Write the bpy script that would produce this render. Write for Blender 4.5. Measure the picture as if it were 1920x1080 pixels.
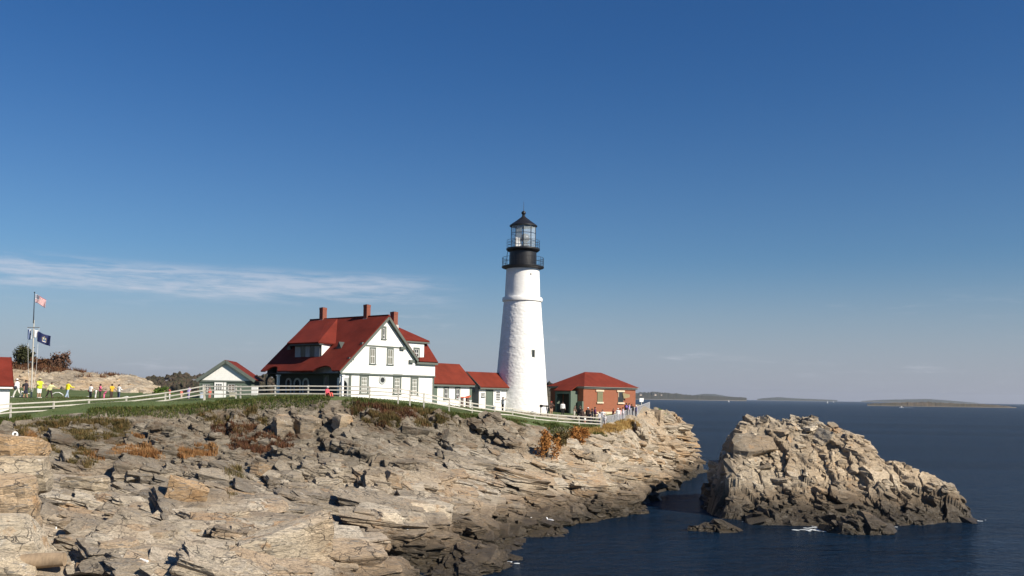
import bpy, bmesh, math, random
import numpy as np
from mathutils import Vector, Matrix
random.seed(7); R = math.radians
for o in list(bpy.data.objects): bpy.data.objects.remove(o)
scene = bpy.context.scene
COL = scene.collection

# ------------------------------------------------------------------ camera
F_PX, PITCH, ROLL, SHIFT, EYE = 1800.0, R(2.5), R(0.85), 123.4, 11.5
cam_d = bpy.data.cameras.new('camera'); cam = bpy.data.objects.new('camera', cam_d)
COL.objects.link(cam); scene.camera = cam
cam_d.sensor_width = 36; cam_d.lens = 36 * F_PX / 1920; cam_d.shift_y = SHIFT / 1920
cam_d.clip_start = 0.5; cam_d.clip_end = 60000
CAM_M = Matrix.Rotation(R(90) + PITCH, 4, 'X') @ Matrix.Rotation(ROLL, 4, 'Z')
cam.matrix_world = Matrix.Translation((0, 0, EYE)) @ CAM_M
ORG = Vector((0, 0, EYE))
def ray(px, py):
    return (CAM_M.to_3x3() @ Vector((px - 960, -(py - 540 - SHIFT), -F_PX))).normalized()
def at(px, py, Y):                      # the point on that line of sight Y metres ahead
    d = ray(px, py); return ORG + d * (Y / d.y)
def at_z(px, py, z):
    d = ray(px, py); return ORG + d * ((z - EYE) / d.z)
def at_plane(px, py, p0, n):
    d = ray(px, py); return ORG + d * ((Vector(p0) - ORG).dot(n) / d.dot(n))

# ------------------------------------------------------------------ sun, sky, exposure
SUN_AZ, SUN_EL = R(57), R(36)            # azimuth to the right of straight behind the camera
sdir = Vector((math.sin(SUN_AZ) * math.cos(SUN_EL), -math.cos(SUN_AZ) * math.cos(SUN_EL), math.sin(SUN_EL)))
sl = bpy.data.lights.new('sun', 'SUN'); sl.energy = 4.7; sl.angle = R(0.5); sl.color = (1.0, 0.90, 0.76)
sun = bpy.data.objects.new('sun', sl); COL.objects.link(sun)
sun.rotation_euler = (-sdir).to_track_quat('-Z', 'Y').to_euler()
world = bpy.data.worlds.new('World'); scene.world = world; world.use_nodes = True
nt = world.node_tree; nt.nodes.clear()
class NG:                                # tiny node-graph helper
    def __init__(s, tree): s.t = tree
    def n(s, typ, ins=None, **kw):
        nd = s.t.nodes.new(typ)
        for k, v in kw.items(): setattr(nd, k, v)
        for k, v in (ins or {}).items():
            sock = nd.inputs[k]
            if isinstance(v, bpy.types.NodeSocket): s.t.links.new(v, sock)
            elif isinstance(v, (tuple, list)) and sock.type == 'RGBA' and len(v) == 3: sock.default_value = (*v, 1)
            else: sock.default_value = v
        return nd
    def math(s, op, a, b=0.0, c=None):
        ins = {0: a, 1: b}
        if c is not None: ins[2] = c
        return s.n('ShaderNodeMath', ins, operation=op).outputs[0]
    def mix(s, f, a, b, blend='MIX'):
        nd = s.n('ShaderNodeMix', data_type='RGBA', blend_type=blend)
        for i, v in ((0, f), (6, a), (7, b)):
            if isinstance(v, bpy.types.NodeSocket): s.t.links.new(v, nd.inputs[i])
            elif isinstance(v, (tuple, list)): nd.inputs[i].default_value = (*v[:3], 1)
            else: nd.inputs[i].default_value = v
        return nd.outputs[2]
    def ramp(s, f, stops, interp='LINEAR'):
        nd = s.n('ShaderNodeValToRGB', {0: f}); cr = nd.color_ramp; cr.interpolation = interp
        while len(cr.elements) < len(stops): cr.elements.new(0.5)
        for e, (p, c) in zip(cr.elements, stops):
            e.position = p; e.color = (c, c, c, 1) if isinstance(c, (int, float)) else (*c[:3], 1)
        return nd.outputs[0]
    def step(s, v, lo, hi):
        return s.n('ShaderNodeMapRange', {0: v, 1: lo, 2: hi, 3: 0.0, 4: 1.0}, interpolation_type='SMOOTHSTEP').outputs[0]
    def noise(s, vec, scale, detail=4, rough=0.55, dist=0.0):
        return s.n('ShaderNodeTexNoise', {'Vector': vec, 'Scale': scale, 'Detail': detail, 'Roughness': rough, 'Distortion': dist}).outputs[0]
    def mapping(s, vec, scale=(1, 1, 1), rot=(0, 0, 0), loc=(0, 0, 0)):
        return s.n('ShaderNodeMapping', {'Vector': vec, 'Scale': scale, 'Rotation': rot, 'Location': loc}).outputs[0]
g = NG(nt)
sky = g.n('ShaderNodeTexSky', sky_type='NISHITA', sun_disc=False)
sky.sun_elevation = SUN_EL; sky.sun_rotation = math.atan2(sdir.x, sdir.y)
sky.altitude = 0; sky.air_density = 1.0; sky.dust_density = 0.6; sky.ozone_density = 3.0
tc = g.n('ShaderNodeTexCoord').outputs['Generated']
sep = g.n('ShaderNodeSeparateXYZ', {0: tc})
el = g.math('ARCSINE', sep.outputs[2]); azm = g.math('ARCTAN2', sep.outputs[0], sep.outputs[1])
# high thin cirrus: a streak low on the left, wisps elsewhere, laid out by compass direction
cvec = g.n('ShaderNodeCombineXYZ', {0: azm, 1: el, 2: 0.0}).outputs[0]
n1 = g.noise(g.mapping(cvec, (7, 75, 1), (0, 0, R(1))), 1.0, 6, 0.62, 0.6)
n2 = g.noise(g.mapping(cvec, (26, 190, 1), (0, 0, R(-10))), 1.0, 5, 0.65, 0.3)
n3 = g.noise(g.mapping(cvec, (3, 24, 1)), 1.0, 3, 0.5, 0.2)
nn = g.math('ADD', g.math('MULTIPLY', n1, 0.6), g.math('MULTIPLY', n2, 0.4))
ctr = g.math('ADD', g.math('MULTIPLY', azm, -0.006), 0.106)          # the streak sinks to the right
d = g.math('ABSOLUTE', g.math('SUBTRACT', g.math('ADD', el, g.math('MULTIPLY', g.math('SUBTRACT', n1, 0.5), 0.012)), ctr))
band = g.math('SUBTRACT', 1.0, g.step(d, 0.007, 0.021))
band = g.math('MULTIPLY', band, g.math('SUBTRACT', 1.0, g.step(azm, -0.15, -0.03)))
streak = g.math('MULTIPLY', band, g.step(nn, 0.36, 0.60))
low = g.math('MULTIPLY', g.math('SUBTRACT', 1.0, g.step(g.math('ABSOLUTE', g.math('SUBTRACT', el, 0.055)), 0.02, 0.06)), g.step(nn, 0.52, 0.72))
low = g.math('MULTIPLY', low, g.step(n3, 0.42, 0.62))
cl = g.math('MINIMUM', g.math('ADD', g.math('MULTIPLY', streak, 0.54), g.math('MULTIPLY', low, 0.42)), 1.0)
tint = g.mix(g.step(el, 0.0, 0.40), (0.66, 0.86, 1.0), (0.275, 0.61, 0.98))
skc = g.mix(1.0, sky.outputs[0], tint, 'MULTIPLY')
skc = g.mix(g.math('MULTIPLY', g.math('SUBTRACT', 1.0, g.step(el, 0.0, 0.15)), 0.72), skc, (4.7, 4.75, 5.9))   # haze bank along the sea horizon
skc = g.mix(cl, skc, (7.6, 7.8, 8.8))
bg = g.n('ShaderNodeBackground', {'Color': skc, 'Strength': 0.056})
out = g.n('ShaderNodeOutputWorld', {'Surface': bg.outputs[0]})
scene.view_settings.view_transform = 'Standard'; scene.view_settings.look = 'None'
scene.view_settings.exposure = 0.62; scene.view_settings.gamma = 1.0
scene.render.engine = 'CYCLES'
scene.cycles.use_denoising = True; scene.cycles.max_bounces = 6; scene.cycles.caustics_reflective = False
scene.cycles.caustics_refractive = False

# ------------------------------------------------------------------ helpers
def new_mat(name):
    m = bpy.data.materials.new(name); m.use_nodes = True
    t = m.node_tree; t.nodes.clear(); gg = NG(t)
    b = gg.n('ShaderNodeBsdfPrincipled'); gg.n('ShaderNodeOutputMaterial', {'Surface': b.outputs[0]})
    return m, gg, b
def wpos(gg): return gg.n('ShaderNodeNewGeometry').outputs['Position']
MATS = {}
def mat(name, col, rough=0.7, var=0.12, scale=3.0, bump=0.0, bscale=20.0, metal=0.0):
    """a plain coloured material with weathering noise"""
    if name in MATS: return MATS[name]
    m, gg, b = new_mat(name); p = gg.n('ShaderNodeTexCoord').outputs['Object']
    n = gg.noise(p, scale, 5, 0.6)
    n2 = gg.noise(gg.mapping(p, (1, 1, 0.25)), scale * 4, 4, 0.6)
    f = gg.math('ADD', gg.math('MULTIPLY', n, 0.6), gg.math('MULTIPLY', n2, 0.4))
    f = gg.step(f, 0.3, 0.7)
    lo = tuple(c * (1 - var) for c in col); hi = tuple(min(1, c * (1 + var * 0.7)) for c in col)
    gg.t.links.new(gg.mix(f, lo, hi), b.inputs['Base Color'])
    b.inputs['Roughness'].default_value = rough; b.inputs['Metallic'].default_value = metal
    if bump:
        bn = gg.n('ShaderNodeBump', {'Height': gg.noise(p, bscale, 4), 'Strength': bump, 'Distance': 0.03})
        gg.t.links.new(bn.outputs[0], b.inputs['Normal'])
    MATS[name] = m; return m
def tag(o, label=None, cat=None, group=None, kind=None):
    if label: o['label'] = label
    if cat: o['category'] = cat
    if group: o['group'] = group
    if kind: o['kind'] = kind
    return o
def np_mesh(name, verts, faces, material=None, smooth=False, parent=None, nper=4):
    """mesh object from numpy arrays, all faces with nper corners"""
    me = bpy.data.meshes.new(name); nv = len(verts); nf = len(faces)
    me.vertices.add(nv); me.vertices.foreach_set('co', np.asarray(verts, np.float32).ravel())
    me.loops.add(nf * nper); me.loops.foreach_set('vertex_index', np.asarray(faces, np.int32).ravel())
    me.polygons.add(nf); me.polygons.foreach_set('loop_start', np.arange(0, nf * nper, nper, dtype=np.int32))
    me.polygons.foreach_set('use_smooth', np.full(nf, smooth, bool))
    me.update(calc_edges=True); me.validate()
    if material: me.materials.append(material)
    o = bpy.data.objects.new(name, me); COL.objects.link(o)
    if parent: o.parent = parent
    return o
def empty(name, loc, rotz=0.0, label=None, cat=None, group=None):
    o = bpy.data.objects.new(name, None); COL.objects.link(o); o.empty_display_size = 0.3
    o.location = loc; o.rotation_euler = (0, 0, rotz); return tag(o, label, cat, group)
class MB:
    """collects simple solids into one mesh"""
    def __init__(s): s.v = []; s.f = []
    def add(s, vs, fs):
        k = len(s.v); s.v += [tuple(v) for v in vs]; s.f += [tuple(i + k for i in f) for f in fs]; return s
    def box(s, x0, x1, y0, y1, z0, z1):
        return s.add([(x0,y0,z0),(x1,y0,z0),(x1,y1,z0),(x0,y1,z0),(x0,y0,z1),(x1,y0,z1),(x1,y1,z1),(x0,y1,z1)],
                     [(3,2,1,0),(4,5,6,7),(0,1,5,4),(1,2,6,5),(2,3,7,6),(3,0,4,7)])
    def bar(s, a, b, w, h=None):
        """box-section bar from a to b"""
        a = Vector(a); b = Vector(b); h = h or w; d = (b - a).normalized()
        up = Vector((0, 0, 1)) if abs(d.z) < 0.95 else Vector((0, 1, 0))
        x = d.cross(up).normalized() * w / 2; y = x.cross(d).normalized() * h / 2
        vs = [p + sx * x + sy * y for p in (a, b) for sx, sy in ((-1,-1),(1,-1),(1,1),(-1,1))]
        return s.add(vs, [(0,1,2,3),(7,6,5,4),(0,4,5,1),(1,5,6,2),(2,6,7,3),(3,7,4,0)])
    def tube(s, pts, rad, n=8, caps=True):
        pts = [Vector(p) for p in pts]; k0 = len(s.v)
        rr = rad if isinstance(rad, (list, tuple)) else [rad] * len(pts)
        for i, p in enumerate(pts):
            d = (pts[min(i + 1, len(pts) - 1)] - pts[max(i - 1, 0)]).normalized()
            up = Vector((0, 0, 1)) if abs(d.z) < 0.9 else Vector((1, 0, 0))
            x = d.cross(up).normalized(); y = d.cross(x)
            for j in range(n):
                a = 2 * math.pi * j / n; s.v.append(tuple(p + (x * math.cos(a) + y * math.sin(a)) * rr[i]))
        for i in range(len(pts) - 1):
            for j in range(n):
                a = k0 + i * n + j; b = k0 + i * n + (j + 1) % n; s.f.append((a, a + n, b + n, b))
        if caps:
            s.f.append(tuple(k0 + j for j in range(n))); m = k0 + (len(pts) - 1) * n
            s.f.append(tuple(m + j for j in reversed(range(n))))
        return s
    def lathe(s, prof, n=32, c=(0, 0), closed=False):
        k0 = len(s.v)
        for r_, z in prof:
            for j in range(n):
                a = 2 * math.pi * j / n; s.v.append((c[0] + r_ * math.cos(a), c[1] + r_ * math.sin(a), z))
        m = len(prof)
        for i in range(m if closed else m - 1):
            for j in range(n):
                a = k0 + i * n + j; b = k0 + i * n + (j + 1) % n; i2 = ((i + 1) % m - i) * n
                s.f.append((a, b, b + i2, a + i2))
        if not closed:
            if prof[0][0] > 1e-4: s.f.append(tuple(k0 + j for j in reversed(range(n))))
            if prof[-1][0] > 1e-4: s.f.append(tuple(k0 + (m - 1) * n + j for j in range(n)))
        return s
    def plate(s, pts, off):
        """polygon pts extruded by vector off"""
        n = len(pts); off = Vector(off)
        vs = [Vector(p) for p in pts] + [Vector(p) + off for p in pts]
        fs = [tuple(reversed(range(n))), tuple(range(n, 2 * n))] + [(i, (i + 1) % n, n + (i + 1) % n, n + i) for i in range(n)]
        return s.add(vs, fs)
    def ball(s, c, r_, nu=10, nv=7, sc=(1, 1, 1)):
        k0 = len(s.v); c = Vector(c)
        for i in range(nv + 1):
            t = math.pi * i / nv
            for j in range(nu):
                a = 2 * math.pi * j / nu
                s.v.append((c.x + r_*sc[0]*math.sin(t)*math.cos(a), c.y + r_*sc[1]*math.sin(t)*math.sin(a), c.z + r_*sc[2]*math.cos(t)))
        for i in range(nv):
            for j in range(nu):
                a = k0 + i*nu + j; b = k0 + i*nu + (j+1) % nu; s.f.append((a, a+nu, b+nu, b))
        return s
    def build(s, name, material, parent=None, smooth=False, bevel=0.0, fix=True):
        me = bpy.data.meshes.new(name); me.from_pydata(s.v, [], s.f)
        if fix:
            bm = bmesh.new(); bm.from_mesh(me); bmesh.ops.remove_doubles(bm, verts=bm.verts, dist=1e-5)
            bmesh.ops.recalc_face_normals(bm, faces=bm.faces)
            if bevel: bmesh.ops.bevel(bm, geom=[e for e in bm.edges if len(e.link_faces) == 2 and e.calc_face_angle(0) > 0.6], offset=bevel, segments=1, affect='EDGES', clamp_overlap=True)
            bmesh.ops.triangulate(bm, faces=[f for f in bm.faces if len(f.verts) > 4]); bm.to_mesh(me); bm.free()
        me.materials.append(material)
        if smooth:
            for p in me.polygons: p.use_smooth = True
            try: me.set_sharp_from_angle(angle=R(40))
            except Exception: pass
        o = bpy.data.objects.new(name, me); COL.objects.link(o)
        if parent: o.parent = parent
        return o

# ------------------------------------------------------------------ numpy noise
def h2(ix, iy, seed):
    ix = ix.astype(np.uint32); iy = iy.astype(np.uint32)
    h = ix * np.uint32(374761393) + iy * np.uint32(668265263) + np.uint32((seed * 2246822519) & 0xffffffff)
    h = (h ^ (h >> np.uint32(13))) * np.uint32(1274126177); h ^= h >> np.uint32(16)
    h = h * np.uint32(2654435761); h ^= h >> np.uint32(15)
    return (h & np.uint32(0xffffff)).astype(np.float32) / np.float32(0xffffff)
def vnoise(x, y, seed):
    ix = np.floor(x); iy = np.floor(y); fx = x - ix; fy = y - iy
    fx = fx * fx * (3 - 2 * fx); fy = fy * fy * (3 - 2 * fy)
    ix = ix.astype(np.int64); iy = iy.astype(np.int64)
    a = h2(ix, iy, seed); b = h2(ix + 1, iy, seed); c = h2(ix, iy + 1, seed); d = h2(ix + 1, iy + 1, seed)
    return (a * (1 - fx) + b * fx) * (1 - fy) + (c * (1 - fx) + d * fx) * fy - 0.5
def fbm(x, y, seed, octs=4, gain=0.5):
    s = 0; a = 1.0
    for i in range(octs): s = s + a * vnoise(x * 2 ** i, y * 2 ** i, seed + i * 17); a *= gain
    return s
def blocks(x, y, seed, tilt, bias=(0, 0)):
    """fractured block field: per-cell height and tilt; returns height and distance to the crack"""
    ix0 = np.floor(x).astype(np.int64); iy0 = np.floor(y).astype(np.int64)
    d1 = np.full(x.shape, 9.0, np.float32); d2 = d1.copy(); z = np.zeros(x.shape, np.float32)
    for ox in (-1, 0, 1):
        for oy in (-1, 0, 1):
            ix = ix0 + ox; iy = iy0 + oy
            px_ = ix + 0.1 + 0.8 * h2(ix, iy, seed); py_ = iy + 0.1 + 0.8 * h2(ix, iy, seed + 1)
            dx = (x - px_).astype(np.float32); dy = (y - py_).astype(np.float32)
            d = np.maximum(np.abs(dx), np.abs(dy)) * 0.65 + 0.35 * np.sqrt(dx * dx + dy * dy)
            zc = (h2(ix, iy, seed + 2) - 0.5) + dx * tilt * (h2(ix, iy, seed + 3) - 0.5 + bias[0]) + dy * tilt * (h2(ix, iy, seed + 4) - 0.5 + bias[1])
            nearer = d < d1
            d2 = np.where(nearer, d1, np.minimum(d2, d)); z = np.where(nearer, zc, z); d1 = np.where(nearer, d, d1)
    return z, d2 - d1
def rock_relief(X, Y, seed=3, ang=14.0, big=1.0):
    t = R(ang); s = X * math.cos(t) + Y * math.sin(t); q = -X * math.sin(t) + Y * math.cos(t)
    s = s + 1.6 * fbm(X * 0.13, Y * 0.13, seed + 90, 3); q = q + 1.2 * fbm(X * 0.16 + 7, Y * 0.16, seed + 91, 3)
    s2 = s * 0.86 + q * 0.5; q2 = -s * 0.5 + q * 0.86                     # a second joint set
    z0, c0 = blocks(s / 7.5, q / 6.5, seed, 1.1, (-0.42, 0.12))
    z1, c1 = blocks(s2 / 3.4, q2 / 2.6, seed + 10, 1.15, (-0.38, 0.22))
    z2, c2 = blocks(s / 1.6, q / 0.85, seed + 20, 1.3, (-0.25, 0.25))
    z3, c3 = blocks(s2 / 0.65 + 9, q2 / 0.42, seed + 30, 1.2, (-0.2, 0.15))
    rough = np.clip(0.45 + 1.9 * fbm(X * 0.10, Y * 0.10, seed + 50, 3), 0.06, 1.1)   # smooth slabs against broken ground
    mid = np.clip(0.6 + 1.5 * fbm(X * 0.07 + 5, Y * 0.07, seed + 51, 2), 0.25, 1.2)
    z = big * (1.5 * z0 + 1.0 * z1 * mid) + (0.25 + 0.75 * rough) * (0.5 * z2 + 0.16 * z3) + 0.12 * fbm(s * 0.7, q * 1.2, seed + 60, 4)
    z -= 0.45 * np.clip(1 - c1 / 0.05, 0, 1) * big * mid + 0.22 * np.clip(1 - c2 / 0.10, 0, 1) * (0.3 + 0.7 * rough)
    return z
# ------------------------------------------------------------------ angular rock chunks: cut blocks with bedding, used for the broken bedrock and the boulders
CHUNKS = []
def make_chunks(n=28):
    rnd = random.Random(5)
    for k in range(n):
        bm = bmesh.new(); bmesh.ops.create_cube(bm, size=2.0)
        for c in range(rnd.randint(5, 9)):
            nrm = Vector((rnd.gauss(0, 1), rnd.gauss(0, 1), rnd.gauss(0, 0.8))).normalized()
            co = nrm * rnd.uniform(0.72, 1.15)
            r_ = bmesh.ops.bisect_plane(bm, geom=bm.verts[:] + bm.edges[:] + bm.faces[:], plane_co=co, plane_no=nrm, clear_outer=True)
            ed = [e for e in r_['geom_cut'] if isinstance(e, bmesh.types.BMEdge)]
            if ed: bmesh.ops.contextual_create(bm, geom=ed)
        bmesh.ops.triangulate(bm, faces=bm.faces)
        for _ in range(3):
            lng = [e for e in bm.edges if e.calc_length() > 0.42]
            if lng: bmesh.ops.subdivide_edges(bm, edges=lng, cuts=1)
            bmesh.ops.triangulate(bm, faces=[f for f in bm.faces if len(f.verts) > 3])
        v = np.array([x.co[:] for x in bm.verts], np.float32); bm.verts.index_update()
        f = np.array([[x.index for x in q.verts] for q in bm.faces], np.int64); bm.free()
        lay = np.floor((v[:, 2] + 0.25 * v[:, 0]) * 4.2 + k)
        off = h2(lay.astype(np.int64), np.full(len(v), k), 4) - 0.5
        v[:, :2] *= (1 + 0.13 * off)[:, None]
        v += 0.055 * np.stack([vnoise(v[:, 0] * 3 + 9, v[:, 1] * 3 + v[:, 2] * 3, k * 3 + i) for i in range(3)], -1)
        CHUNKS.append((v, f))
def chunk_field(P, size, yaw, tx, ty, seed=1):
    """returns verts, tris and the chunk id of each vertex; tx, ty tilt the bedding about x and y"""
    rs = np.random.RandomState(seed); V_, F_, I_ = [], [], []; k0 = 0
    for i in range(len(P)):
        v, f = CHUNKS[rs.randint(len(CHUNKS))]
        cz, sz, cx_, sx, cy_, sy = math.cos(yaw[i]), math.sin(yaw[i]), math.cos(tx[i]), math.sin(tx[i]), math.cos(ty[i]), math.sin(ty[i])
        M = np.array([[1,0,0],[0,cx_,-sx],[0,sx,cx_]]) @ np.array([[cy_,0,sy],[0,1,0],[-sy,0,cy_]]) @ np.array([[cz,-sz,0],[sz,cz,0],[0,0,1]])
        fl = -1.0 if rs.rand() < 0.5 else 1.0
        w = (v * size[i] * 0.5 * np.array([fl, 1, 1])) @ M.T + P[i]
        V_.append(w); F_.append((f if fl > 0 else f[:, ::-1]) + k0); I_.append(np.full(len(v), i)); k0 += len(v)
    return np.concatenate(V_), np.concatenate(F_), np.concatenate(I_)
make_chunks()
def rbf_height(ctrl, gx, gy):
    """thin-plate surface through (x, y, z) control points, sampled on a coarse grid"""
    P = np.array(ctrl, np.float64); n = len(P); S = 20.0
    def phi(r2): return np.where(r2 > 1e-9, 0.5 * r2 * np.log(r2 + 1e-12), 0)
    xy = P[:, :2] / S
    A = np.zeros((n + 3, n + 3)); d = xy[:, None] - xy[None]; A[:n, :n] = phi((d ** 2).sum(-1)) + np.eye(n) * 0.004
    A[:n, n] = 1; A[:n, n + 1:] = xy; A[n, :n] = 1; A[n + 1:, :n] = xy.T
    w = np.linalg.solve(A, np.concatenate([P[:, 2], [0, 0, 0]]))
    GX, GY = np.meshgrid(gx / S, gy / S); Z = np.zeros_like(GX)
    for i in range(n): Z += w[i] * phi((GX - xy[i, 0]) ** 2 + (GY - xy[i, 1]) ** 2)
    return Z + w[n] + w[n + 1] * GX + w[n + 2] * GY
def bilin(Z, x0, y0, h, X, Y):
    u = np.clip((X - x0) / h, 0, Z.shape[1] - 1.001); v = np.clip((Y - y0) / h, 0, Z.shape[0] - 1.001)
    i = u.astype(int); j = v.astype(int); fu = u - i; fv = v - j
    return (Z[j, i] * (1 - fu) + Z[j, i + 1] * fu) * (1 - fv) + (Z[j + 1, i] * (1 - fu) + Z[j + 1, i + 1] * fu) * fv
def grid_faces(mask_v):
    ny, nx = mask_v.shape; idx = np.arange(ny * nx).reshape(ny, nx)
    q = np.stack([idx[:-1, :-1], idx[:-1, 1:], idx[1:, 1:], idx[1:, :-1]], -1).reshape(-1, 4)
    keep = (mask_v[:-1, :-1] | mask_v[:-1, 1:] | mask_v[1:, 1:] | mask_v[1:, :-1]).ravel()
    return q[keep]
def compact(verts, faces):
    used = np.zeros(len(verts), bool); used[faces.ravel()] = True
    remap = np.cumsum(used) - 1; return verts[used], remap[faces]
def in_poly(X, Y, poly):
    inside = np.zeros(np.shape(X), bool); n = len(poly)
    for i in range(n):
        x1, y1 = poly[i]; x2, y2 = poly[(i + 1) % n]
        c = ((y1 > Y) != (y2 > Y)) & (X < (x2 - x1) * (Y - y1) / (y2 - y1 + 1e-12) + x1); inside ^= c
    return inside
def poly_dist(X, Y, poly, closed=False):
    d = np.full(np.shape(X), 1e9); n = len(poly)
    for i in range(n if closed else n - 1):
        x1, y1 = poly[i]; x2, y2 = poly[(i + 1) % n]; dx, dy = x2 - x1, y2 - y1
        t = np.clip(((X - x1) * dx + (Y - y1) * dy) / (dx * dx + dy * dy + 1e-9), 0, 1)
        d = np.minimum(d, np.hypot(X - x1 - t * dx, Y - y1 - t * dy))
    return d
# ------------------------------------------------------------------ ground materials
def rock_material(name, warm=0.5, tide=1.6):
    m, gg, b = new_mat(name); p = wpos(gg)
    sepp = gg.n('ShaderNodeSeparateXYZ', {0: p}); z = sepp.outputs[2]
    big = gg.noise(p, 0.16, 4, 0.6); med = gg.noise(p, 0.9, 5, 0.62); fine = gg.noise(p, 6.0, 5, 0.7)
    foli = gg.noise(gg.mapping(p, (1.0, 2.2, 7.0), (R(24), R(-16), R(12))), 1.3, 6, 0.68, 0.5)
    foli2 = gg.noise(gg.mapping(p, (0.5, 2.0, 9.0), (R(20), R(-14), R(15))), 3.0, 4, 0.7)
    col = gg.mix(gg.step(med, 0.36, 0.64), (0.28, 0.225, 0.15), (0.47, 0.39, 0.28))
    tone = gg.n('ShaderNodeAttribute', attribute_name='tone').outputs['Fac']
    col = gg.mix(0.62, col, gg.ramp(tone, [(0.0, (0.07, 0.058, 0.045)), (0.20, (0.17, 0.14, 0.105)), (0.42, (0.31, 0.25, 0.175)), (0.62, (0.50, 0.42, 0.30)), (0.84, (0.66, 0.58, 0.45)), (1.0, (0.42, 0.24, 0.09))]))
    col = gg.mix(gg.step(foli, 0.50, 0.66), col, (0.20, 0.185, 0.16))
    col = gg.mix(gg.math('MULTIPLY', gg.step(big, 0.45, 0.65), warm), col, (0.44, 0.31, 0.18))
    och = gg.noise(gg.mapping(p, (1, 1, 1), (0, 0, 0), (31, 7, 3)), 0.55, 5, 0.65)
    col = gg.mix(gg.math('MULTIPLY', gg.step(och, 0.58, 0.68), 0.75), col, (0.40, 0.24, 0.11))
    lich = gg.noise(gg.mapping(p, (1, 1, 1), (0, 0, 0), (3, 17, 9)), 1.7, 6, 0.7)
    col = gg.mix(gg.math('MULTIPLY', gg.step(lich, 0.60, 0.70), 0.6), col, (0.62, 0.58, 0.50))
    col = gg.mix(gg.math('MULTIPLY', gg.step(fine, 0.55, 0.75), 0.5), col, (0.19, 0.165, 0.135))
    crk = gg.step(gg.math('ABSOLUTE', gg.math('SUBTRACT', foli2, 0.5)), 0.0, 0.022)
    col = gg.mix(gg.math('MULTIPLY', gg.math('SUBTRACT', 1.0, crk), 0.7), col, (0.07, 0.06, 0.05))
    je = gg.n('ShaderNodeTexVoronoi', {'Vector': gg.n('ShaderNodeVectorMath', {0: gg.mapping(p, (0.8, 1.0, 1.9), (R(15), R(-20), R(20))), 1: gg.n('ShaderNodeTexNoise', {'Vector': p, 'Scale': 1.2, 'Detail': 3.0}).outputs['Color']}, operation='ADD').outputs[0], 'Scale': 1.15}, feature='DISTANCE_TO_EDGE').outputs['Distance']
    jl = gg.math('MULTIPLY', gg.math('SUBTRACT', 1.0, gg.step(je, 0.0, 0.035)), gg.step(gg.noise(p, 0.6, 3), 0.42, 0.58))
    col = gg.mix(gg.math('MULTIPLY', jl, 0.85), col, (0.05, 0.042, 0.035))
    # weathered upper ledges: lichen-grey and earthy
    up = gg.step(gg.math('ADD', z, gg.math('MULTIPLY', gg.math('SUBTRACT', big, 0.5), 5.0)), 4.6, 7.2)
    att = gg.n('ShaderNodeAttribute', attribute_name='earth').outputs['Fac']
    grey = gg.n('ShaderNodeHueSaturation', {'Saturation': 0.88, 'Value': 0.90, 'Color': col}).outputs[0]; pale = gg.n('ShaderNodeHueSaturation', {'Saturation': 0.98, 'Value': 1.10, 'Color': col}).outputs[0]
    col = gg.mix(gg.math('MINIMUM', att, 1.0), pale, grey)
    up = gg.math('MULTIPLY', up, att)
    col = gg.mix(gg.math('MULTIPLY', up, 0.72), col, gg.mix(gg.step(med, 0.4, 0.6), (0.10, 0.085, 0.06), (0.25, 0.22, 0.17)))
    soil = gg.math('MULTIPLY', gg.step(gg.noise(p, 0.45, 6, 0.7), 0.50, 0.60), up)
    col = gg.mix(gg.math('MULTIPLY', soil, 0.8), col, (0.10, 0.065, 0.035))
    # the tidal zone: dark weed and brown stain, wet
    zz = gg.math('ADD', z, gg.math('MULTIPLY', gg.math('SUBTRACT', gg.noise(p, 0.5, 5, 0.65), 0.5), 2.4))
    stain = gg.math('SUBTRACT', 1.0, gg.step(zz, tide * 0.7, tide * 1.3))
    wet = gg.math('SUBTRACT', 1.0, gg.step(zz, tide * 0.25, tide * 0.95))
    col = gg.mix(gg.math('MULTIPLY', stain, 0.8), col, gg.mix(gg.step(foli, 0.4, 0.6), (0.15, 0.10, 0.055), (0.09, 0.065, 0.04)))
    col = gg.mix(gg.math('MULTIPLY', wet, 0.88), col, gg.mix(gg.step(fine, 0.4, 0.65), (0.022, 0.018, 0.012), (0.055, 0.042, 0.022)))
    gg.t.links.new(col, b.inputs['Base Color'])
    gg.t.links.new(gg.math('SUBTRACT', 0.92, gg.math('MULTIPLY', wet, 0.45)), b.inputs['Roughness'])
    hgt = gg.math('SUBTRACT', gg.math('ADD', gg.math('ADD', gg.math('MULTIPLY', foli, 0.5), gg.math('MULTIPLY', crk, 0.25)), gg.math('ADD', gg.math('MULTIPLY', fine, 0.12), gg.math('MULTIPLY', med, 0.3))), gg.math('MULTIPLY', jl, 0.5))
    bn = gg.n('ShaderNodeBump', {'Height': hgt, 'Strength': 0.8, 'Distance': 0.22})
    gg.t.links.new(bn.outputs[0], b.inputs['Normal'])
    return m
M_ROCK = rock_material('coast_rock', 0.5, 2.5); M_ISLE = rock_material('island_rock', 0.35, 2.7)
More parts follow.
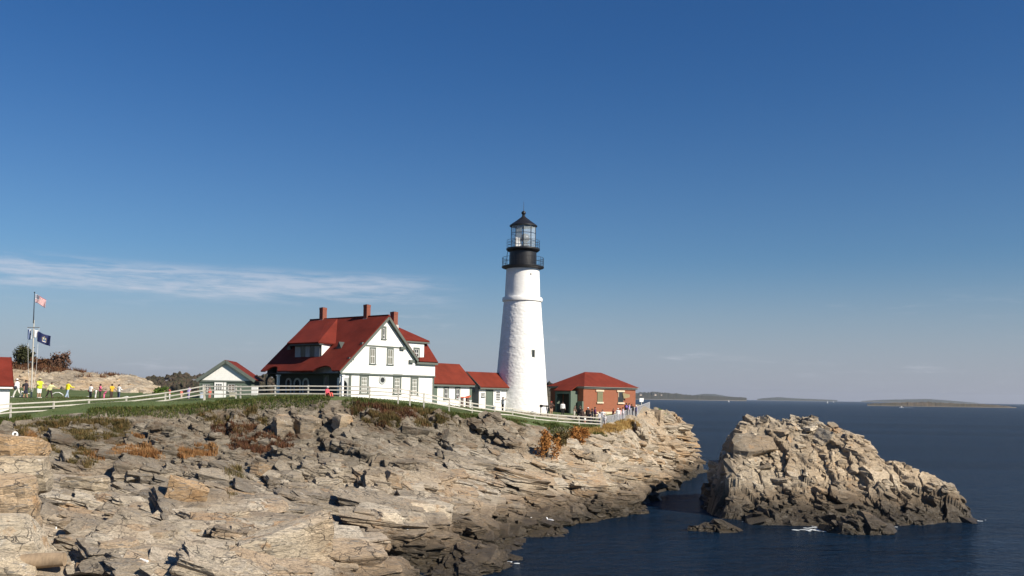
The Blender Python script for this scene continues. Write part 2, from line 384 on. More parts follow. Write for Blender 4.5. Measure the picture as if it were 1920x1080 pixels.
def lawn_material():
    m, gg, b = new_mat('lawn_turf'); p = wpos(gg)
    n = gg.noise(p, 0.35, 5, 0.6); f = gg.noise(p, 5.0, 4, 0.7)
    col = gg.mix(gg.step(n, 0.35, 0.65), (0.050, 0.085, 0.018), (0.085, 0.115, 0.035))
    col = gg.mix(gg.math('MULTIPLY', gg.step(f, 0.5, 0.7), 0.5), col, (0.13, 0.12, 0.05))
    worn = gg.n('ShaderNodeAttribute', attribute_name='worn').outputs['Fac']
    col = gg.mix(worn, col, gg.mix(f, (0.20, 0.17, 0.12), (0.30, 0.26, 0.20)))
    gg.t.links.new(col, b.inputs['Base Color']); b.inputs['Roughness'].default_value = 0.95
    bn = gg.n('ShaderNodeBump', {'Height': f, 'Strength': 0.7, 'Distance': 0.12}); gg.t.links.new(bn.outputs[0], b.inputs['Normal'])
    return m
M_LAWN = lawn_material()

# ------------------------------------------------------------------ the shore: control points seen along lines of sight
PROFILES = {
 -100: [(800,90),(850,80),(900,70),(980,58),(1100,45)], 0: [(795,87),(840,79),(880,73),(960,60),(1085,43)],
 100: [(785,87),(830,82),(880,74),(960,61),(1085,43)], 200: [(777,88),(815,84),(870,76),(950,63),(1085,44)],
 300: [(770,91),(810,86),(860,78),(950,64),(1085,45)], 400: [(759,94),(800,89),(850,81),(950,66),(1085,46)],
 500: [(754,94),(790,91),(850,82),(950,67),(1085,47.5)], 600: [(752,94),(790,91),(850,83),(940,68.5),(1000,61.5),(1085,51.5)], 665: [(985,68.6),(1040,64.4),(1085,62.3)],
 700: [(757,95),(800,91),(850,84),(930,72),(985,68),(1040,64.6),(1085,61.5)], 800: [(771,98),(820,92),(860,86),(930,76),(980,73),(1020,71),(1050,65.2),(1085,60)],
 900: [(785,103),(830,96),(870,90),(930,82),(980,80),(1015,73),(1048,65.2)], 1000: [(798,108),(830,102),(870,96),(930,88),(975,86),(1012,78)],
 1080: [(803,114),(830,110),(870,103),(920,96),(960,91),(1000,82)], 1150: [(795,122),(830,117),(870,108),(910,102),(945,96),(972,92)],
 1200: [(782,132),(810,128),(850,118),(890,110),(925,107),(948,103)], 1228: [(772,142),(800,138),(850,126),(890,120),(920,117),(935,110)],
 1262: [(800,147),(830,142),(870,135),(900,130),(912,127)], 1296: [(808,151),(840,149),(870,147),(892,141)],}
CTRL = []
for px_, lst in PROFILES.items():
    for py_, Y_ in lst: CTRL.append(tuple(at(px_, py_, Y_)))
LAWN_PTS = [(60,744,100),(150,746,100),(230,746,100),(20,762,92),(310,748,100),(425,746,104),(654,746,100),(800,756,108),(850,762,117),
            (925,770,121),(976,771,121),(1030,774,128),(1093,777,128),(1190,779,138),(1060,790,119),(1140,785,126),(1165,783,131),(1110,783,124),(1120,779.5,131),(1150,779,134),(1180,778.5,137),(1215,771,146),(-100,752,95)]
for a_ in LAWN_PTS: CTRL.append(tuple(at(*a_)))
for x_, y_, z_ in [(-70,125,11),(-50,125,11),(-30,125,11),(-10,132,10.6),(5,140,9.8),(18,150,8.5),(-70,110,11),(-60,150,4),(-30,150,5),(0,165,2),(22,168,-1),(-60,172,-2),(-20,172,-2),
                   (-8,40,-2.0),(0,50,-2.5),(8,60,-3),(12,72,-3.2),(16,84,-3.2),(22,95,-3.2),(28,110,-3.2),(34,128,-3.2),(30.0,146,-3.8),(30.2,153,-3.8),(29,162,-3.5),(29,138,-3.4),(38,145,-3),(40,165,-3),(30,100,-4),(-30,38,1.5),(-50,38,3),(3,60,-1.8),(-2,52,-1.2),(44,120,-5),(44,60,-5),(20,50,-5),(30,172,-4)]:
    CTRL.append((x_, y_, z_))
GX0, GX1, GY0, GY1, GH = -78.0, 46.0, 38.0, 174.0, 0.125
cg = 1.0; cx = np.arange(GX0 - 1, GX1 + 2, cg); cy = np.arange(GY0 - 1, GY1 + 2, cg)
ZC = rbf_height(CTRL, cx, cy)
# edge of the turf, in plan
edge_px = [(-100,800,90),(0,797,87.2),(60,792,87.5),(130,783,88.2),(200,776,89),(270,771,90.5),(330,765,92),(400,757,94.3),(500,756,94.6),(600,755,94.6),(700,757,95.4),
           (760,766,97),(830,777,99.5),(900,787,103.2),(960,797,106),(1010,801,109),(1060,803,113.5),(1120,800,118.5),(1150,792,124),(1180,782,131),(1215,772,144)]
EDGE = [(p.x, p.y) for p in (at(*e) for e in edge_px)]
LAWN_POLY = EDGE + [(26, 150), (10, 150), (-20, 142), (-78, 142), (-78, 90)]
gx = np.arange(GX0, GX1, GH); gy = np.arange(GY0, GY1, GH)
XX, YY = np.meshgrid(gx.astype(np.float32), gy.astype(np.float32))
ZB = bilin(ZC, cx[0], cy[0], cg, XX, YY)
_sm = lambda v, a, b: (lambda t: t * t * (3 - 2 * t))(np.clip((v - a) / (b - a), 0, 1))
ZB = ZB + 1.15 * _sm(ZB + 0.35 * fbm(XX * 0.25, YY * 0.25, 19, 3), 0.0, 0.3) * (1 - _sm(ZB, 1.0, 3.2))     # the ledges end in a low scarp at the water
wob = 0.9 * fbm(XX * 0.6, YY * 0.6, 5, 3)
INL = in_poly(XX, YY, LAWN_POLY)
DE = poly_dist(XX, YY, EDGE) * np.where(INL, -1, 1) + wob                # metres outside the turf edge
AMP = np.clip(DE / 3.5, 0, 1); AMP = AMP * AMP * (3 - 2 * AMP)
REL = rock_relief(XX, YY)
lowf = np.clip((ZB - 0.2) / 2.2, 0.35, 1)                                # sea-level ledges are flatter
ZZ = ZB + AMP * REL * lowf * 0.85 + 0.05 * fbm(XX * 0.5, YY * 0.5, 8, 3)
ZZ -= np.clip(-ZB, 0, 3) * 0.6
ZZ = ZZ.astype(np.float32)
def ground_z(x, y):
    return float(bilin(ZZ, GX0, GY0, GH, np.array([x]), np.array([y]))[0])
def ground_hits(pxs, pys, y0=42.0, y1=172.0):
    """where lines of sight first meet the shore (vectorised march)"""
    D = np.array([ray(a, b_)[:] for a, b_ in zip(pxs, pys)]); D = D / D[:, 1:2]
    hit = np.full(len(D), np.nan)
    for y in np.arange(y0, y1, 0.12):
        P = D * y; zr = EYE + P[:, 2]; zt = bilin(ZZ, GX0, GY0, GH, P[:, 0], P[:, 1])
        new = np.isnan(hit) & (zr < zt) & (P[:, 0] > GX0 + 1) & (P[:, 0] < GX1 - 1); hit[new] = y
    ok = ~np.isnan(hit); P = D[ok] * hit[ok, None]
    P[:, 2] = bilin(ZZ, GX0, GY0, GH, P[:, 0], P[:, 1]); return P
def put_attr(o, name, vals):
    a = o.data.attributes.new(name, 'FLOAT', 'POINT'); a.data.foreach_set('value', np.asarray(vals, np.float32).ravel())
V = np.stack([XX, YY, ZZ], -1).reshape(-1, 3)
land = ZZ > -0.5
FQ = grid_faces(land)
jit = np.stack([0.16 * fbm(XX * 1.3, YY * 1.3, 71, 2), 0.16 * fbm(XX * 1.3, YY * 1.3, 81, 2)], -1) * AMP[..., None]
V[:, :2] += jit.reshape(-1, 2)
fc_de = DE.ravel()[FQ].mean(1)
turf = fc_de < 0.0
earth = np.clip(1.15 - np.clip((XX + 4) / 14, 0, 1), 0.1, 1).ravel()       # the point past the tower is bare pale rock
def tone_of(X, Y, seed=21):
    zt, _ = blocks(X / 2.4 + 0.6 * fbm(X * 0.3, Y * 0.3, 3, 2), Y / 1.7, seed, 0.0); zt2, _ = blocks(X / 0.8, Y / 0.6, seed + 5, 0.0)
    return np.clip(0.45 + 0.5 * zt + 0.35 * zt2 + 0.25 * fbm(X * 0.06, Y * 0.06, seed + 9, 2), 0, 0.95)
rs = np.random.RandomState(11)
hp = ground_hits(rs.uniform(-90, 1305, 7600), rs.uniform(752, 1082, 7600) )
ix_ = np.clip(((hp[:, 0] - GX0) / GH).astype(int), 0, XX.shape[1] - 1); iy_ = np.clip(((hp[:, 1] - GY0) / GH).astype(int), 0, XX.shape[0] - 1)
hp = hp[(AMP[iy_, ix_] > 0.45) & (hp[:, 2] > -0.1)]
wx = rs.uniform(-60, 36, 8500); wy = rs.uniform(44, 160, 8500); ix_ = ((wx - GX0) / GH).astype(int); iy_ = ((wy - GY0) / GH).astype(int)
k_ = (AMP[iy_, ix_] > 0.45) & (ZZ[iy_, ix_] > -0.1); wp = np.stack([wx[k_], wy[k_], ZZ[iy_, ix_][k_]], -1)
CP = np.concatenate([hp, wp]); nC = len(CP)
# slabs are long and low on the near ledges, blockier up the cliff
slab = np.clip(1.5 - CP[:, 2] / 6.0 + 0.9 * fbm(CP[:, 0] * 0.08, CP[:, 1] * 0.08, 55, 2), 0.0, 1)
slab = slab * (0.3 + 0.7 * np.clip((CP[:, 2] - 1.2) / 1.8, 0, 1))
base = np.clip(np.exp(rs.normal(-0.62, 0.50, nC)), 0.2, 1.25) * (0.75 + 0.6 * slab)
big_ = rs.rand(nC) < 0.06; base[big_] *= 1.5; base = np.minimum(base, 1.7)
size = np.stack([base * (1.2 + 2.6 * slab * rs.uniform(0.3, 1, nC)), base * (0.9 + 0.6 * rs.rand(nC) + 0.5 * slab), base * (0.85 - 0.38 * slab) * rs.uniform(0.7, 1.2, nC)], -1)
yaw = np.where(rs.rand(nC) < 0.72 + 0.22 * slab, R(18) + rs.normal(0, 1, nC) * (0.30 - 0.16 * slab) + 0.5 * fbm(CP[:, 0] * 0.05, CP[:, 1] * 0.05, 66, 2), rs.uniform(0, 6.28, nC))
tx = R(9) + rs.normal(0, 1, nC) * (0.17 - 0.10 * slab) + (1 - slab) * rs.normal(0.1, 0.2, nC) + 0.25 * fbm(CP[:, 0] * 0.07, CP[:, 1] * 0.07, 67, 2); ty = R(11) + rs.normal(0, 1, nC) * (0.19 - 0.12 * slab) + 0.25 * fbm(CP[:, 0] * 0.07, CP[:, 1] * 0.07, 68, 2)
CP[:, 2] -= size[:, 2] * rs.uniform(0.16, 0.48, nC)
cv, cf, ci = chunk_field(CP, size, yaw, tx, ty, 3)
vs, fs = compact(V, FQ[~turf]); used = np.zeros(len(V), bool); used[FQ[~turf].ravel()] = True
tri = np.concatenate([fs[:, [0, 1, 2]], fs[:, [0, 2, 3]]])
rock = np_mesh('rocky_shore', np.concatenate([vs, cv]), np.concatenate([tri, cf + len(vs)]), M_ROCK, nper=3); tag(rock, kind='structure')
def earth_of(x): return np.clip(1.15 - np.clip((x + 4) / 14, 0, 1), 0.1, 1)
put_attr(rock, 'earth', np.concatenate([earth[used], earth_of(CP[:, 0])[ci]]))
ctone = np.clip(rs.normal(0.40, 0.24, nC) + 0.3 * fbm(CP[:, 0] * 0.06, CP[:, 1] * 0.06, 30, 2) + 0.30 * np.clip((CP[:, 0] + 24) / 18, 0, 1), 0, 0.95); ctone[rs.rand(nC) < 0.05] = 1.0
put_attr(rock, 'tone', np.concatenate([(tone_of(XX, YY) + 0.2 * np.clip((XX + 22) / 20, 0, 1)).clip(0, 0.92).ravel()[used], ctone[ci]]))
vs, fs = compact(V, FQ[turf]); lawn = np_mesh('lawn', vs, fs, M_LAWN, True); tag(lawn, kind='structure')
PATH = [(p.x, p.y) for p in (at(*a_) for a_ in [(860,764,113),(925,772,116.5),(985,776,118.5),(1040,782,121),(1100,783,124.5),(1160,782,131),(1210,773,144)])]
worn = np.clip(1 - (poly_dist(XX, YY, PATH) - 1.2 + 0.8 * fbm(XX, YY, 33, 3)) / 0.7, 0, 1).ravel()
used = np.zeros(len(V), bool); used[FQ[turf].ravel()] = True; put_attr(lawn, 'worn', worn[used])

# ------------------------------------------------------------------ the islet off the point, as a height field of its own
def islet(name, pts_px, extra, bounds, h, seed, material, amp=0.9, lab=None, cat=None, ang=10, zmin=-0.5, nch=0, csz=1.0, drop=0):
    ctrl = [tuple(at(p[0], p[1] + (drop if p[1] < 962 else 0), p[2])) for p in pts_px] + extra
    x0, x1, y0, y1 = bounds; cx_ = np.arange(x0 - 1, x1 + 2, 0.5); cy_ = np.arange(y0 - 1, y1 + 2, 0.5)
    zc = rbf_height(ctrl, cx_, cy_)
    X, Y = np.meshgrid(np.arange(x0, x1, h, dtype=np.float32), np.arange(y0, y1, h, dtype=np.float32))
    zb = bilin(zc, cx_[0], cy_[0], 0.5, X, Y)
    z = (zb + amp * rock_relief(X, Y, seed, ang, 0.8) * np.clip((zb + 1.0) / 2.5, 0.15, 1)).astype(np.float32)
    X = X + 0.16 * fbm(X * 1.3, Y * 1.3, 71, 2); Y = Y + 0.16 * fbm(X * 1.3, Y * 1.3, 81, 2)
    vs, fs = compact(np.stack([X, Y, z], -1).reshape(-1, 3), grid_faces(z > zmin))
    c = vs.mean(0); c[2] = 0; tri = np.concatenate([fs[:, [0, 1, 2]], fs[:, [0, 2, 3]]])
    r2 = np.random.RandomState(seed); jx = r2.randint(0, X.shape[1], nch); jy = r2.randint(0, X.shape[0], nch); P = np.stack([X[jy, jx], Y[jy, jx], z[jy, jx]], -1); P = P[P[:, 2] > 0.0]; m = len(P)
    tn = tone_of(vs[:, 0], vs[:, 1], seed)
    if m:
        b_ = np.clip(np.exp(r2.normal(-0.55, 0.5, m)), 0.15, 1.3) * csz; b_[r2.rand(m) < 0.05] *= 2.6
        sz = np.stack([b_ * r2.uniform(1.1, 2.2, m), b_ * r2.uniform(1.0, 1.7, m), b_ * r2.uniform(0.7, 1.3, m)], -1); P[:, 2] -= sz[:, 2] * r2.uniform(0.22, 0.46, m)
        cv, cf, ci = chunk_field(P, sz, r2.normal(-0.3, 0.5, m), r2.normal(0.15, 0.22, m), r2.normal(0.2, 0.22, m), seed)
        tn = np.concatenate([tn, np.clip(r2.normal(0.56, 0.22, m), 0, 0.95)[ci]]); tri = np.concatenate([tri, cf + len(vs)]); vs = np.concatenate([vs, cv])
    o = np_mesh(name, vs - c, tri, material, nper=3); o.location = c
    put_attr(o, 'earth', np.zeros(len(vs))); put_attr(o, 'tone', tn)
    if lab: tag(o, lab, cat)
    return o, X, Y, z
isle_pts = [(1345,975,90.5),(1450,980,89),(1560,985,88),(1660,985,89),(1740,975,91),(1815,973,93),                # water line in front
            (1372,925,93),(1385,852,96),(1402,832,97.5),(1450,798,99.5),(1500,789,100),(1560,788,100),(1605,800,99.5),(1635,832,99),(1681,857,98.5),(1756,885,97.5),(1800,912,95.5),
            (1420,900,95),(1500,850,97),(1500,910,94),(1580,850,97),(1580,910,94),(1660,890,95),(1700,920,94),(1380,960,92),(1480,950,92),(1600,955,91.5),(1760,945,93.5)]
isle_ext = [(18.0,93,-4.5),(18.6,97,-4.8),(19.4,101,-4.5),(21.4,106,-3.0),(23.4,108,2.0),(17.5,105,-4.5),(24,104,7.5),(30,106,8.0),(36,106,5.5),(42,102,2.5),(24,112,3),(32,113,2.5),(40,110,-2),(47,98,-3),(46,92,-3.5),(30,84,-4.5),(38,84,-4.5),(22,86,-4.5),(26,118,-4),(36,118,-4),(20,112,-4),(49,104,-4),(18,88,-4.5),(21.2,96.5,3.2),(22.0,100,5.2)]
isle, IX, IY, IZ = islet('rock_islet', isle_pts, isle_ext, (16, 52, 80, 122), 0.09, 43, M_ISLE, 1.0,
      'large craggy tan rock islet standing in the dark blue sea off the point', 'rock islet', -20, nch=3600, csz=0.66, drop=23)
# the small skerries at its foot
skerries = [((1340,990,84.5), 2.6, 1.1, 0.9, 61, 'small low brown rock awash to the left of the islet'),
            ((1612,985,84.5), 2.9, 1.3, 1.9, 62, 'brown rock block at the foot of the islet front'),
            ((1575,985,85.0), 1.2, 0.9, 1.6, 64, 'narrow upright rock at the foot of the islet front'),
            ((920,1058,68.3), 2.0, 0.8, 0.75, 65, 'flat dark brown rock at the water beside the near ledges')]
for (a_, rx, ry, hh, sd, lab) in skerries:
    c_ = at(*a_); n_ = 9
    ex = [(c_.x, c_.y, hh), (c_.x + rx*.5, c_.y, hh*.7), (c_.x - rx*.5, c_.y, hh*.6)] + [(c_.x + rx*1.15*math.cos(t), c_.y + ry*1.2*math.sin(t), -0.35) for t in np.linspace(0, 2*math.pi, n_)[:-1]] + \
         [(c_.x + (rx+1.5)*math.cos(t), c_.y + (ry+1.5)*math.sin(t), -2.0) for t in np.linspace(0, 2*math.pi, n_)[:-1]]
    islet('sea_rock', [], ex, (c_.x - rx - 2, c_.x + rx + 2, c_.y - ry - 2, c_.y + ry + 2), 0.07, sd, M_ISLE, 0.30, lab, 'rock', 8, -0.3, 500, 0.5)

# ------------------------------------------------------------------ sea
def sea_material():
    m, gg, b = new_mat('sea_water'); p = wpos(gg)
    w1 = gg.noise(gg.mapping(p, (0.55, 1.0, 1.0), (0, 0, R(12))), 0.9, 5, 0.62, 0.4)
    w2 = gg.noise(gg.mapping(p, (0.4, 1.0, 1.0), (0, 0, R(-8))), 0.16, 4, 0.6, 0.3)
    w3 = gg.noise(gg.mapping(p, (0.7, 1.0, 1.0), (0, 0, R(25))), 3.2, 3, 0.6)
    w4 = gg.noise(gg.mapping(p, (0.12, 1.0, 1.0), (0, 0, R(3))), 0.012, 4, 0.6)
    h = gg.math('ADD', gg.math('ADD', gg.math('MULTIPLY', w1, 0.55), gg.math('MULTIPLY', w2, 1.6)), gg.math('MULTIPLY', w3, 0.18))
    bn = gg.n('ShaderNodeBump', {'Height': h, 'Strength': 1.0, 'Distance': 1.0}); gg.t.links.new(bn.outputs[0], b.inputs['Normal'])
    for nd in [n_ for n_ in m.node_tree.nodes if n_.type in ('BSDF_PRINCIPLED', 'OUTPUT_MATERIAL')]: m.node_tree.nodes.remove(nd)
    body = gg.n('ShaderNodeBsdfDiffuse', {'Color': gg.mix(gg.step(w4, 0.35, 0.65), (0.0028, 0.0095, 0.020), (0.0058, 0.0175, 0.037)), 'Normal': bn.outputs[0]})
    glo = gg.n('ShaderNodeBsdfGlossy', {'Color': (0.9, 0.95, 1.0), 'Roughness': 0.10, 'Normal': bn.outputs[0]})
    fc = gg.n('ShaderNodeLayerWeight', {'Blend': 0.5, 'Normal': bn.outputs[0]}).outputs['Facing']
    fac = gg.math('ADD', gg.math('MULTIPLY', gg.math('POWER', fc, 4.0), 0.40), 0.02)
    mx = gg.n('ShaderNodeMixShader', {0: fac, 1: body.outputs[0], 2: glo.outputs[0]}); gg.n('ShaderNodeOutputMaterial', {'Surface': mx.outputs[0]})
    return m
ring = [0, 20, 60, 140, 400, 1200, 4000, 14000]; ns = 48
vs = [(0, 0, 0)] + [(r_ * math.cos(2*math.pi*k/ns), r_ * math.sin(2*math.pi*k/ns), 0) for r_ in ring[1:] for k in range(ns)]
mb = MB(); mb.v = vs; mb.f = [(0, 1 + k, 1 + (k+1) % ns) for k in range(ns)]
for i in range(len(ring) - 2):
    for k in range(ns): a_ = 1 + i*ns + k; c_ = 1 + i*ns + (k+1) % ns; mb.f.append((a_, a_ + ns, c_ + ns, c_))
tag(mb.build('sea', sea_material()), kind='structure')
# ------------------------------------------------------------------ building materials
def siding(name, col, axis_scale=28.0, depth=0.02, var=0.06, rough=0.75, scale=1.5):
    """painted boards or shingles: courses along z"""
    if name in MATS: return MATS[name]
    m, gg, b = new_mat(name); p = gg.n('ShaderNodeTexCoord').outputs['Object']
    z = gg.n('ShaderNodeSeparateXYZ', {0: p}).outputs[2]
    saw = gg.math('FRACT', gg.math('MULTIPLY', z, axis_scale / 6.2832))
    n = gg.noise(p, scale, 5, 0.6); n2 = gg.noise(gg.mapping(p, (8, 8, 1.2)), 2.0, 4, 0.6)
    f = gg.math('ADD', gg.math('MULTIPLY', n, 0.55), gg.math('MULTIPLY', n2, 0.45))
    c = gg.mix(gg.step(f, 0.3, 0.7), tuple(x * (1 - var) for x in col), tuple(min(1, x * (1 + var)) for x in col))
    gg.t.links.new(c, b.inputs['Base Color']); b.inputs['Roughness'].default_value = rough; b.inputs['Specular IOR Level'].default_value = 0.15
    bn = gg.n('ShaderNodeBump', {'Height': gg.math('ADD', saw, gg.math('MULTIPLY', n2, 0.4)), 'Strength': 0.6, 'Distance': depth})
    gg.t.links.new(bn.outputs[0], b.inputs['Normal']); MATS[name] = m; return m
def brick(name, col, mortar, var=0.25):
    if name in MATS: return MATS[name]
    m, gg, b = new_mat(name); p = gg.n('ShaderNodeTexCoord').outputs['Object']
    s = gg.n('ShaderNodeSeparateXYZ', {0: p}); u = gg.math('ADD', s.outputs[0], s.outputs[1])
    v = gg.n('ShaderNodeCombineXYZ', {0: u, 1: s.outputs[2], 2: 0.0}).outputs[0]
    br = gg.n('ShaderNodeTexBrick', {'Vector': v, 'Color1': col, 'Color2': tuple(x * (1 - var) for x in col), 'Mortar': mortar, 'Scale': 1.0,
              'Mortar Size': 0.008, 'Brick Width': 0.22, 'Row Height': 0.075})
    n = gg.noise(p, 0.9, 5, 0.65)
    c = gg.mix(gg.math('MULTIPLY', gg.step(n, 0.42, 0.7), 0.3), br.outputs[0], tuple(x * 0.7 for x in col))
    gg.t.links.new(c, b.inputs['Base Color']); b.inputs['Roughness'].default_value = 0.9; MATS[name] = m; return m
M_WHITE = siding('white_shingle', (0.80, 0.80, 0.77)); M_WHITE2 = siding('white_clapboard', (0.80, 0.80, 0.77), 52, 0.03)
M_DARK = siding('dark_shingle_and_shade', (0.055, 0.063, 0.06)); M_GREEN = siding('grey_green_board', (0.115, 0.15, 0.12), 40)  # the dark one also paints the shade on the dormer front
M_ENDSHADE = siding('shaded_white_board', (0.42, 0.41, 0.39), 40)  # white end wall of the tower link, greyed for shade
M_TRIM = mat('grey_green_trim', (0.105, 0.125, 0.108), 0.7); M_TRIML = mat('light_grey_trim', (0.40, 0.42, 0.41), 0.6)
M_WTRIM = mat('white_trim', (0.82, 0.82, 0.80), 0.55, 0.05)
M_ROOF = siding('red_shingle_roof', (0.138, 0.022, 0.014), 36, 0.03, 0.32, 0.85, 0.55)
M_ROOF2 = siding('red_tin_roof', (0.148, 0.026, 0.014), 10, 0.01, 0.28, 0.7, 0.7)
M_BRICK = brick('red_brick', (0.29, 0.082, 0.034), (0.26, 0.15, 0.10)); M_CHIM = brick('chimney_brick', (0.24, 0.06, 0.032), (0.22, 0.12, 0.09))
def glass_mat(name, col, rough=0.08):
    m, gg, b = new_mat(name); p = gg.n('ShaderNodeTexCoord').outputs['Object']
    n = gg.noise(p, 1.1, 3); gg.t.links.new(gg.mix(n, tuple(c * 0.7 for c in col), tuple(c * 1.2 for c in col)), b.inputs['Base Color'])
    b.inputs['Roughness'].default_value = rough; b.inputs['Specular IOR Level'].default_value = 0.25; MATS[name] = m; return m
M_PANE = glass_mat('window_pane', (0.035, 0.04, 0.042)); M_CURT = glass_mat('curtained_pane', (0.20, 0.205, 0.17), 0.35)
M_STEEL = mat('painted_black_iron', (0.012, 0.012, 0.014), 0.45, 0.3); M_STONE = mat('pale_sandstone', (0.60, 0.50, 0.36), 0.85)
M_WOOD = mat('weathered_white_paint', (0.50, 0.48, 0.42), 0.8, 0.18, 2.0); M_DARKWOOD = mat('dark_wood', (0.05, 0.04, 0.03), 0.8)

AX = R(51)                                                        # all the station's buildings share one compass bearing
class Site:
    """a building frame: local x runs along the sunlit front, y back from it, z up from the empty"""
    def __init__(s, e): s.e = e; s.m = Matrix.Translation(e.location) @ Matrix.Rotation(e.rotation_euler.z, 4, 'Z'); s.i = s.m.inverted()
    def front(s, px, py, y=0.0):
        n = s.m.to_3x3() @ Vector((0, 1, 0)); return s.i @ at_plane(px, py, s.m @ Vector((0, y, 0)), n)
    def side(s, px, py, x=0.0):
        n = s.m.to_3x3() @ Vector((1, 0, 0)); return s.i @ at_plane(px, py, s.m @ Vector((x, 0, 0)), n)
    def plane(s, px, py, p, n): return s.i @ at_plane(px, py, s.m @ Vector(p), s.m.to_3x3() @ Vector(n))
    def px_on(s, px, py, Y): return s.i @ at(px, py, Y)
def fbox(mb, x0, x1, z0, z1, y0, y1, face):
    """a box on the front ('f': out is -y) or on the side ('s': out is -x) wall; y0..y1 measured outwards"""
    if face[0] == 'f': mb.box(x0, x1, face[1] - y1, face[1] - y0, z0, z1)
    else: mb.box(face[1] - y1, face[1] - y0, x0, x1, z0, z1)
def window(parent, face, a0, a1, z0, z1, trim=0.14, tm=None, pane=None, sash=None, rails=(0.5,), muntins=1, hood=0.0, name='window', out=0.06):
    tm = tm or M_TRIM; pane = pane or M_PANE; sash = sash or M_WTRIM
    f = MB()
    fbox(f, a0, a0 + trim, z0, z1, -0.03, out, face); fbox(f, a1 - trim, a1, z0, z1, -0.03, out, face)
    fbox(f, a0 + trim, a1 - trim, z1 - trim * 1.2, z1, -0.03, out, face); fbox(f, a0 - 0.05, a1 + 0.05, z0 - 0.09, z0, -0.03, out + 0.06, face)
    if hood: fbox(f, a0 - 0.07, a1 + 0.07, z1, z1 + hood, -0.03, out + 0.08, face)
    w = f.build(name, tm, parent)
    i0, i1, j0, j1 = a0 + trim, a1 - trim, z0, z1 - trim * 1.2
    p = MB(); fbox(p, i0, i1, j0, j1, -0.02, 0.012, face); p.build('pane', pane, w)
    s = MB(); t = 0.05
    for q in (i0, i1 - t): fbox(s, q, q + t, j0, j1, 0.012, 0.035, face)
    for q in [j0, j1 - t] + [j0 + (j1 - j0) * r_ - t / 2 for r_ in rails]: fbox(s, i0 + t, i1 - t, q, q + t, 0.012, 0.033, face)
    for k in range(muntins):
        c_ = i0 + (i1 - i0) * (k + 1) / (muntins + 1); fbox(s, c_ - 0.018, c_ + 0.018, j0 + t, j1 - t, 0.012, 0.028, face)
    s.build('sash', sash, w); return w
def arch_ring(a0, a1, z0, ztop, n=10):
    """outline points of an arched opening, left foot to right foot"""
    r_ = (a1 - a0) / 2; c_ = (a0 + a1) / 2; h = ztop - r_
    return [(a0, z0)] + [(c_ - r_ * math.cos(math.pi * k / n), h + r_ * math.sin(math.pi * k / n)) for k in range(n + 1)] + [(a1, z0)]

# ------------------------------------------------------------------ keeper's house
hc = at(654, 746, 100)
house = empty('keepers_house', (hc.x, hc.y, 10.2), AX, 'big white house with steep red shingle roofs and three brick chimneys beside the lighthouse', 'house')
H = Site(house); GZ = 0.0
UE = -1.55                                                        # porch eave line
zb = H.front(654, 700).z                                          # belt between the storeys
apx = H.front(724.6, 594.5); ua, za = apx.x, apx.z                # gable peak
le = H.front(632.5, 696.5); re_ = H.front(779, 675.5)
L_ = H.front(813, 720).x; DEP = H.side(487, 697.5, le.x).y - 0.25
WY = 12.3                                                         # depth of the walls
body = MB()
body.box(0.0, L_, 0.0, WY, GZ - 1.0, zb)                          # lower storey
up_r = H.front(813, 684).z
sl0 = (za - le.z) / (ua - le.x)
body.plate([(0.0, -0.10, zb + 0.06), (L_ + 0.08, -0.10, zb + 0.06), (L_ + 0.08, -0.10, up_r), (re_.x, -0.10, up_r), (re_.x - 0.15, -0.10, re_.z - 0.1), (ua, -0.10, za - 0.22), (0.0, -0.10, le.z - sl0 * le.x - 0.22)], (0, WY + 0.1, 0))
body.plate([(le.x + 0.45, -0.10, zb + 0.06), (0.0, -0.10, zb + 0.06), (0.0, -0.10, le.z - sl0 * le.x - 0.22), (le.x + 0.45, -0.10, le.z + sl0 * 0.45 - 0.22)], (0, 0.16, 0))
body.build('wall', M_WHITE, house)
# grey shingled porch wall inset behind the white corner board
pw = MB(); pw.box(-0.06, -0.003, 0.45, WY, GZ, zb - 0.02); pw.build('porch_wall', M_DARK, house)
# main roof: left slope with two eyebrow arches in its eave, right slope
nl = Vector((-(za - le.z), 0, ua - le.x)).normalized(); nr = Vector((za - re_.z, 0, re_.x - ua)).normalized()
YF = -0.42
def lp(t, y): return (le.x + (ua - le.x) * t, y, le.z + (za - le.z) * t)
def arcpts(y0, y1, h, n=10): return [(y0 + (y1 - y0) * k / n, h * math.sin(math.pi * k / n) ** 0.8) for k in range(n + 1)]
a1 = [H.side(px, 700, le.x).y for px in (623, 586)]; a2 = [H.side(px, 700, le.x).y for px in (521, 497)]
edge = [(YF, 0.0)] + arcpts(max(a1[0], YF + 0.1), a1[1], 0.085) + arcpts(a2[0], min(a2[1], DEP - 0.1), 0.085) + [(DEP, 0.0)]
roof = MB()
lo = [lp(t, y) for y, t in edge]
roof.plate([lp(1.0, YF)] + lo + [lp(1.0, DEP)], nl * 0.16)
roof.plate([(ua, YF, za), (ua, DEP, za), (re_.x + 0.1, DEP, re_.z - 0.1), (re_.x + 0.1, YF, re_.z - 0.1)], nr * 0.16)
roof.box(ua - 0.12, ua + 0.12, YF + 0.01, DEP - 0.01, za + 0.06, za + 0.26)
rf = roof.build('roof', M_ROOF, house)
